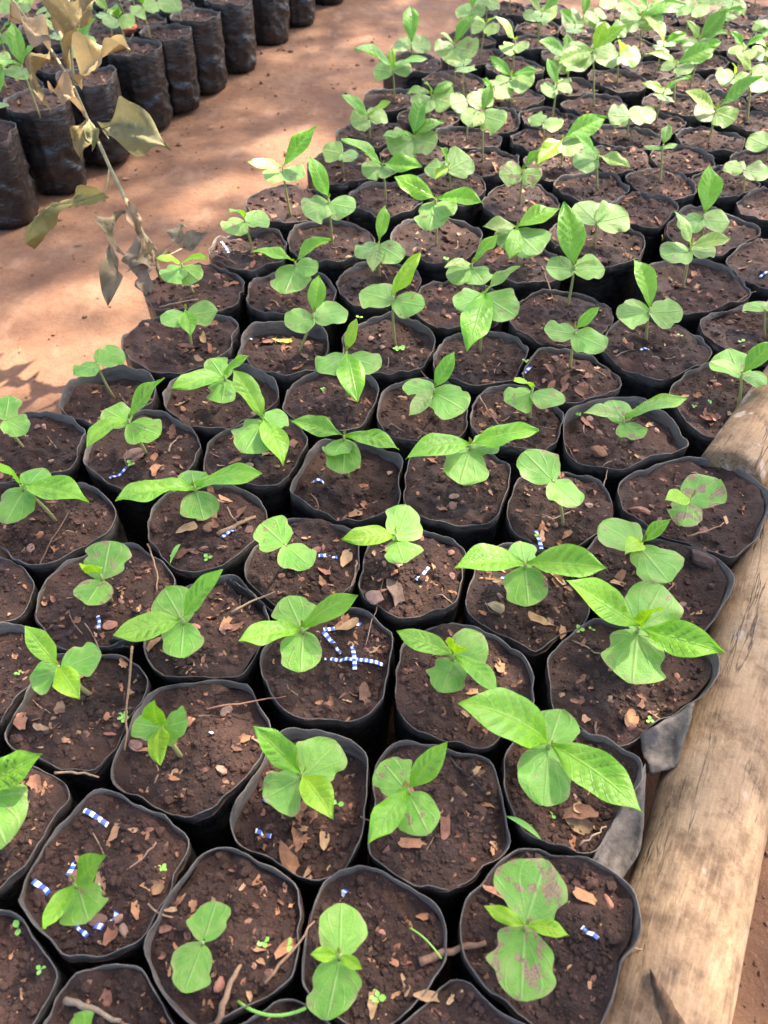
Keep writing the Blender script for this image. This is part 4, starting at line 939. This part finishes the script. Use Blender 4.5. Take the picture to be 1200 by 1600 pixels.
for cidx, c in enumerate(BR[:5]):
    o = scatter('leaf_litter', SCR, it[cidx::5], DRY); o.color = (*c, 1)
    tag(o, ['rust', 'tan', 'dark brown', 'pale straw', 'blackish brown'][cidx] + ' small leaf crumbs strewn over the bag soil', 'leaf litter')
it = []
for i in range(NBED, NALL):
    for q in range(14):
        x, y = rand_in(i, .88); s = random.uniform(.006, .016); it.append((x, y, soil_z(i, x, y) + .002, s))
o = scatter('leaf_litter', SCR, it, DRY); o.color = (.30, .15, .09, 1); tag(o, 'dry scraps strewn over the soil of the far bed', 'leaf litter')
# brick lump in the far bed
p = at(206, 52, SOIL); i, _ = bag_of(p.x, p.y); o = link('brick_lump', CHP[3], None, None, (.34, .10, .055, 1)); rest(o, i, p.x, p.y, .034, .1, .5); tag(o, 'orange-red brick lump on the soil of the far bed', 'brick')
# gravel and crumbs on the path
n = 4500; gx = rng.uniform(-1.3, .35, n); gy = rng.uniform(.5, 2.6, n)
dB = np.min(np.hypot(gx[:, None] - pos[None, :, 0], gy[:, None] - pos[None, :, 1]), 1)
keep = (dB > .058) & (rng.random(n) < .25 + .75 * np.exp(-(dB - .058) / .06)); gx, gy = gx[keep], gy[keep]
sz = .0012 + .0018 * rng.random(len(gx)) ** 2 + .007 * rng.random(len(gx)) ** 16
cv, cf = lumps(np.stack([gx, gy, ground_z(gx, gy) + sz * .3], -1), sz); o = link('path_gravel', mesh('path_gravel', cv, cf, False), EARTH); tag(o, 'small reddish grit scattered over the earth path', 'gravel'); o['kind'] = 'stuff'
n = 1500; sidet = rng.uniform(-.3, .5, n); sided = rng.uniform(.03, .3, n)
gx = LC.x + ldir.x * sidet + lright.x * (sided + LR * .6); gy = LC.y + ldir.y * sidet + lright.y * (sided + LR * .6)
sz = .0010 + .002 * rng.random(n) ** 3; cv, cf = lumps(np.stack([gx, gy, ground_z(gx, gy) + sz * .3], -1), sz)
o = link('bank_gravel', mesh('bank_gravel', cv, cf, False), EARTH); tag(o, 'reddish earth crumbs beyond the thick log', 'gravel'); o['kind'] = 'stuff'
# litter on the path
for q in range(26):
    y = random.uniform(1.1, 2.3); x = random.uniform(-1, .1)
    if min(np.hypot(pos[:, 0] - x, pos[:, 1] - y)) < .062: continue
    px, py = pxof(x, y, 0)
    if px < 0 or px > 720 or py < 0: continue
    o = link('leaf_scrap', random.choice(SCR), None, None, (*shade(random.choice(BR), .2), 1)); s = random.uniform(.008, .02)
    o.location = (x, y, float(ground_z(np.array([x]), np.array([y]))[0]) + .002); o.scale = (s,) * 3; o.rotation_euler = (random.gauss(0, .2), random.gauss(0, .2), random.uniform(0, 6))
    tag(o, 'small dry leaf scrap lying on the earth path', 'dry leaf', 'scraps on the path')

# twigs: ends, bow, thickness, words
TW = [(415,1535,490,1440,.0016,(.34,.19,.11),'long orange twig leaning over the rim at front centre'),(340,1600,378,1505,.0034,(.36,.22,.13),'split wood sliver in the front soil'),(100,1562,190,1598,.0036,(.30,.22,.15),'weathered grey wood piece at the bottom left'),
 (655,1505,760,1475,.0046,(.30,.16,.10),'thick brown twig with a broken end, bottom centre'),(206,1010,196,1170,.0017,(.33,.2,.11),'long brown twig bridging two bags, lower left'),(322,1108,448,1088,.0011,(.36,.17,.10),'thin reddish twig crossing the black gap, centre left'),
 (84,1209,156,1213,.0015,(.42,.26,.15),'short pale twig over the gap, lower left'),(60,890,108,800,.0013,(.24,.13,.08),'curved brown root on the left bag soil'),(230,850,246,925,.0013,(.34,.2,.12),'thin stalk leaning on the rim, left'),(340,835,398,808,.0040,(.38,.24,.14),'thick pale sliver near blue strips, left'),
 (362,957,430,925,.0018,(.36,.24,.15),'twig leaning on the folded flap'),(846,420,868,485,.0017,(.26,.15,.09),'curved brown stalk in the tall seedling bag'),(720,255,640,246,.0016,(.2,.12,.09),'dark twig lying across the upper middle bags'),
 (1015,955,1060,905,.0012,(.33,.2,.13),'forked rootlet near the log'),(1075,838,1130,818,.0014,(.40,.22,.12),'orange rootlets at the wide bag rim'),(556,875,545,925,.0016,(.25,.15,.1),'dark stalk between the two centre bags'),
 (932,1120,945,1180,.0016,(.3,.19,.13),'upright stalk by the long-leaved seedling'),(905,1320,945,1290,.0012,(.40,.27,.17),'thin pale straw by the log flap'),(165,560,165,600,.0012,(.33,.22,.15),'dry straw in the path corner bag'),(250,480,310,468,.0016,(.34,.22,.14),'bent stalk over the dead branch bag'),
 (330,395,368,412,.0013,(.34,.2,.12),'thin stalk at the path edge rim'),(265,705,275,688,.0016,(.45,.3,.18),'straw on the left edge bag'),(600,905,570,1010,.0010,(.3,.2,.13),'hair-thin pale rootlet, centre of the bed'),(700,1180,760,1240,.0016,(.10,.07,.06),'dark stalk right of the ribbed seedling'),(880,690,905,740,.0012,(.28,.17,.11),'thin stalk right of the leafless disc seedling'),
 (940,770,950,730,.0011,(.3,.2,.14),'thin stalk in the wide bag'),(640,560,690,620,.0015,(.26,.16,.11),'dark twig in the centre bag'),(750,620,790,680,.0014,(.28,.17,.12),'brown twig in the pale-disc bag'),(960,560,1000,545,.0012,(.32,.22,.16),'thin root by the right leaning seedling'),(1140,480,1180,455,.0012,(.3,.2,.15),'thin stalk at the right edge bag')]
for (x0, y0, x1, y1, r_, col, lab) in TW:
    r_ *= .62; col = tuple(c * .8 for c in col)
    pm = at((x0 + x1) / 2, (y0 + y1) / 2, SOIL); i, _ = bag_of(pm.x, pm.y); over = any(w_ in lab for w_ in ('rim', 'gap', 'bridging', 'crossing', 'over', 'flap', 'across'))
    z = RIM + .004 if over else level[i] + r_ + .0015
    p0 = at(x0, y0, z); p1 = at(x1, y1, z); m_ = (p0 + p1) / 2 + Vector((random.uniform(-.006, .006), random.uniform(-.004, .004), .003))
    pts = bez(p0, m_, p1, 9)
    pts = [p + Vector((random.uniform(-1, 1), random.uniform(-1, 1), random.uniform(-.4, .6))) * .0009 for p in pts]
    if not over:
        for p in pts: p.z = max(p.z, soil_z(i, p.x, p.y) + r_ * .5)
    c = (p0 + p1) / 2
    v, f, uv = tube([p - c for p in pts], [r_ * (1.1 - .06 * q) * random.uniform(.85, 1.15) for q in range(9)], 7); o = link('twig', mesh('twig', v, f, True, uv), TWIG, None, (*col, 1)); o.location = c
    tag(o, lab, 'twig', 'twigs on the bags')
random.seed(31)
for rank, i in enumerate(order[:64]):
    for q in range(2 if rank < 40 else 1):
        x, y = rand_in(i, .75); a_ = random.uniform(0, 6.28); L = random.uniform(.012, .03); r_ = random.uniform(.0004, .0009)
        p0 = Vector((x, y, 0)); p1 = p0 + Vector((math.cos(a_), math.sin(a_), 0)) * L; pts = bez(p0, (p0 + p1) / 2 + Vector((random.uniform(-.005, .005), random.uniform(-.005, .005), 0)), p1, 6)
        for p in pts: p.z = soil_z(i, p.x, p.y) + r_ + .001
        c = pts[0].copy(); v, f, uv = tube([p - c for p in pts], r_, 5); o = link('rootlet', mesh('rootlet', v, f, True, uv), TWIG, None, (*shade((.30, .19, .12), .3), 1)); o.location = c
        tag(o, '%s rootlet %s the %s' % ('short' if L < .02 else 'long', by(i, x, y), desc[i]), 'rootlet', 'rootlets by the ' + desc[i])
# weed sprouts
WS = [(866,1266),(1017,1122),(1002,1062),(413,1473),(590,1560),(527,1255),(448,1478),(588,1557),(252,1356),(66,1443),(25,1447),(65,1515),(193,1118),(195,1122),(30,1053),(270,862),(325,876),(505,606),(628,540),(630,536),(562,495),(661,512),(620,541),(697,402),(983,352),(1063,522),(1085,632),(1110,625),(905,640),(822,566),(926,980),(905,985),(840,840),(348,752),(205,725),(1160,530)]
def sprout(n, seed):
    r_ = random.Random(seed); V = []; F = []
    for q in range(n):
        a_ = q / n * 6.28 + r_.uniform(-.3, .3); L = r_.uniform(.75, 1.1); w_ = L * .42
        d = Vector((math.cos(a_), math.sin(a_), .35 + r_.uniform(-.1, .2))); sd = Vector((-math.sin(a_), math.cos(a_), 0)); b0 = len(V)
        for t, ww in ((.08, .1), (.35, .8), (.65, 1), (.9, .6), (1.05, .1)):
            for s in (-1, 0, 1): V.append(d * L * t + sd * s * w_ * ww + Vector((0, 0, .7 - .15 * t * t + (.05 if s else 0))))
        F += [tuple(b0 + e for e in ff) for ff in grid_faces(5, 3)]
    v, f, _ = tube([Vector((0, 0, -.2)), Vector((0, 0, .3)), Vector((0, 0, .72))], .09, 5); b0 = len(V); V += v; F += [tuple(b0 + e for e in ff) for ff in f]
    return mesh('weed_sprout', V, F)
SPR = [sprout(n_, q) for q, n_ in enumerate((2, 3, 4, 4, 3))]
for me in SPR: me.materials.append(WEED)
for q, (px, py) in enumerate(WS):
    p = at(px, py, SOIL); i, _ = bag_of(p.x, p.y); p = at(px, py, level[i] + .004); s = random.uniform(.003, .0052)
    o = link('weed_sprout', SPR[q % 5]); o.location = (p.x, p.y, soil_z(i, p.x, p.y)); o.scale = (s,) * 3; o.rotation_euler = (0, 0, random.uniform(0, 6))
    w_ = desc.get(i); tag(o, 'tiny weed %s the %s' % (by(i, p.x, p.y), w_) if w_ else 'tiny green weed sprout on bare bag soil', 'weed', 'weeds by the %s' % (w_ or 'bare bag'))
# grass blades
for q, (x0, y0, x1, y1, lab) in enumerate(((790,1275,846,1312,'short lime grass blade left of the long-leaved seedling'),(372,1565,478,1575,'curled green vine stem at the bottom edge'),(266,880,282,850,'small grass blade in the holed-leaf bag'),(640,1450,690,1498,'thin green rootlet beside the thick twig'))):
    p0 = at(x0, y0, SOIL + .003); p1 = at(x1, y1, SOIL + .006); c = p0.copy(); m_ = (p0 + p1) / 2 + Vector((0, -.012 if q == 1 else .003, .006)); pts = bez(p0, m_, p1, 10)
    if q in (0, 2):
        V = []
        for t, P in enumerate(pts):
            wd = .0022 * math.sin(math.pi * (t + .4) / 10); pr = Vector((-(p1 - p0).y, (p1 - p0).x, 0)).normalized()
            V += [P - c - pr * wd, P - c + Vector((0, 0, -.0006)), P - c + pr * wd]
        me = mesh('grass_blade', V, grid_faces(10, 3))
    else:
        v, f, _ = tube([P - c for P in pts], .0011 if q == 1 else .0006, 6); me = mesh('grass_blade', v, f)
    o = link('grass_blade', me, WEED); o.location = c; tag(o, lab, 'weed')

# ------------------------------------------------------------------ the shade tree over the place (above and beside the frame)
def lit(x, y):
    """where its crown is open to the sun, by the spot the sun reaches on the earth"""
    s = np.zeros_like(x)
    for (px, py, rx, ry) in ((90, 560, .26, .085), (60, 460, .10, .035), (455, 235, .11, .15), (330, 300, .13, .05), (210, 470, .09, .05), (560, 60, .06, .06), (300, 330, .08, .03)):
        q = at(px, py, 0); u_ = ((x - q.x) * .96 + (y - q.y) * .28) / rx; v_ = (-(x - q.x) * .28 + (y - q.y) * .96) / ry
        s = np.maximum(s, np.exp(-(u_ ** 2 + v_ ** 2) * .7))
    return s
n = 26000
cx_ = rng.uniform(-1.7, 1.5, n); cy_ = rng.uniform(-.9, 3.4, n); hz = rng.uniform(3.8, 5.2, n)
k1 = lit(cx_, cy_) + .35 * fbm(cx_ * 9, cy_ * 9, 77, 2)
side = (cx_ - LC.x) * lright.x + (cy_ - LC.y) * lright.y
bl = [at(*e, RIM) for e in ((420, 300), (480, 234), (560, 136), (702, 40))]
bedx = np.interp(cy_, [e.y for e in bl], [e.x for e in bl])
thin = np.where((cx_ > bedx + .12) & (cy_ > .9), .66, 0.0) + np.where(side > -.02, .35, 0) 
cl = fbm(cx_ * 4 + 9, cy_ * 4, 78, 3)
keep = (k1 < .42) & (rng.random(n) > thin + np.clip(cl, -.2, .4) * .5 * (thin > 0))
cx_, cy_, hz = cx_[keep], cy_[keep], hz[keep]; n = len(cx_)
C = np.stack([cx_ + TO_SUN.x / TO_SUN.z * hz, cy_ + TO_SUN.y / TO_SUN.z * hz, hz], -1)
a_ = rng.uniform(0, 6.28, n); el = rng.uniform(-.7, .3, n); Lf = rng.uniform(.055, .085, n)
dv = np.stack([np.cos(a_) * np.cos(el), np.sin(a_) * np.cos(el), np.sin(el)], -1); sv = np.stack([-np.sin(a_), np.cos(a_), rng.uniform(-.4, .4, n)], -1)
V = np.stack([C, C + dv * Lf[:, None] * .5 + sv * Lf[:, None] * .24, C + dv * Lf[:, None], C + dv * Lf[:, None] * .5 - sv * Lf[:, None] * .24], 1).reshape(-1, 3)
F = [(4 * q, 4 * q + 1, 4 * q + 2, 4 * q + 3) for q in range(n)]
ctr = C.mean(0); tb = Vector((2.9, -1.6, 0))
tree = empty('shade_tree', tb); tag(tree, 'leafy shade tree standing beside the nursery, its crown overhead', 'tree')
cr = link('crown', mesh('crown', V - np.array(tb), F, False), CANOPY, tree)
v, f, uv = tube([tb - tb, Vector((.05, .05, 1.0)), Vector((0, .2, 2.0)), Vector((-.2, .6, 4.3))], [.14, .12, .10, .08], 14); link('trunk', mesh('trunk', v, f, True, uv), BARK, tree)
for q in range(7):
    tgt = Vector(C[rng.integers(n)]) - tb; s0 = Vector((-.05, .3, 2.8 + .1 * q)); md = (s0 + tgt) / 2 + Vector((0, 0, .35))
    v, f, uv = tube(bez(s0, md, tgt, 10), [.05 - .0045 * e for e in range(10)], 8); link('limb', mesh('limb', v, f, True, uv), BARK, tree)

# ------------------------------------------------------------------ tell pieces with one label apart by size, then by place
seen = {}
for o in [o for o in SC.objects if o.parent is None and o.get('label')]: seen.setdefault(o['label'], []).append(o)
for lab, os_ in seen.items():
    if len(os_) < 2 or len(lab.split()) > 14: continue
    def place(o): return pxof(o.location.x, o.location.y, SOIL)
    if len(os_) == 2:
        a_, b_ = place(os_[0]), place(os_[1])
        if abs(a_[0] - b_[0]) > abs(a_[1] - b_[1]): pair = sorted(os_, key=lambda o: place(o)[0]); ws = ('left one', 'right one')
        else: pair = sorted(os_, key=lambda o: -place(o)[1]); ws = ('nearer one', 'farther one')
        for o, w_ in zip(pair, ws): o['label'] = lab + ', ' + w_
    else:
        for q, o in enumerate(sorted(os_, key=lambda o: place(o)[0])): o['label'] = lab + ', ' + ORD[q] + ' from left' if len(lab.split()) < 14 else lab
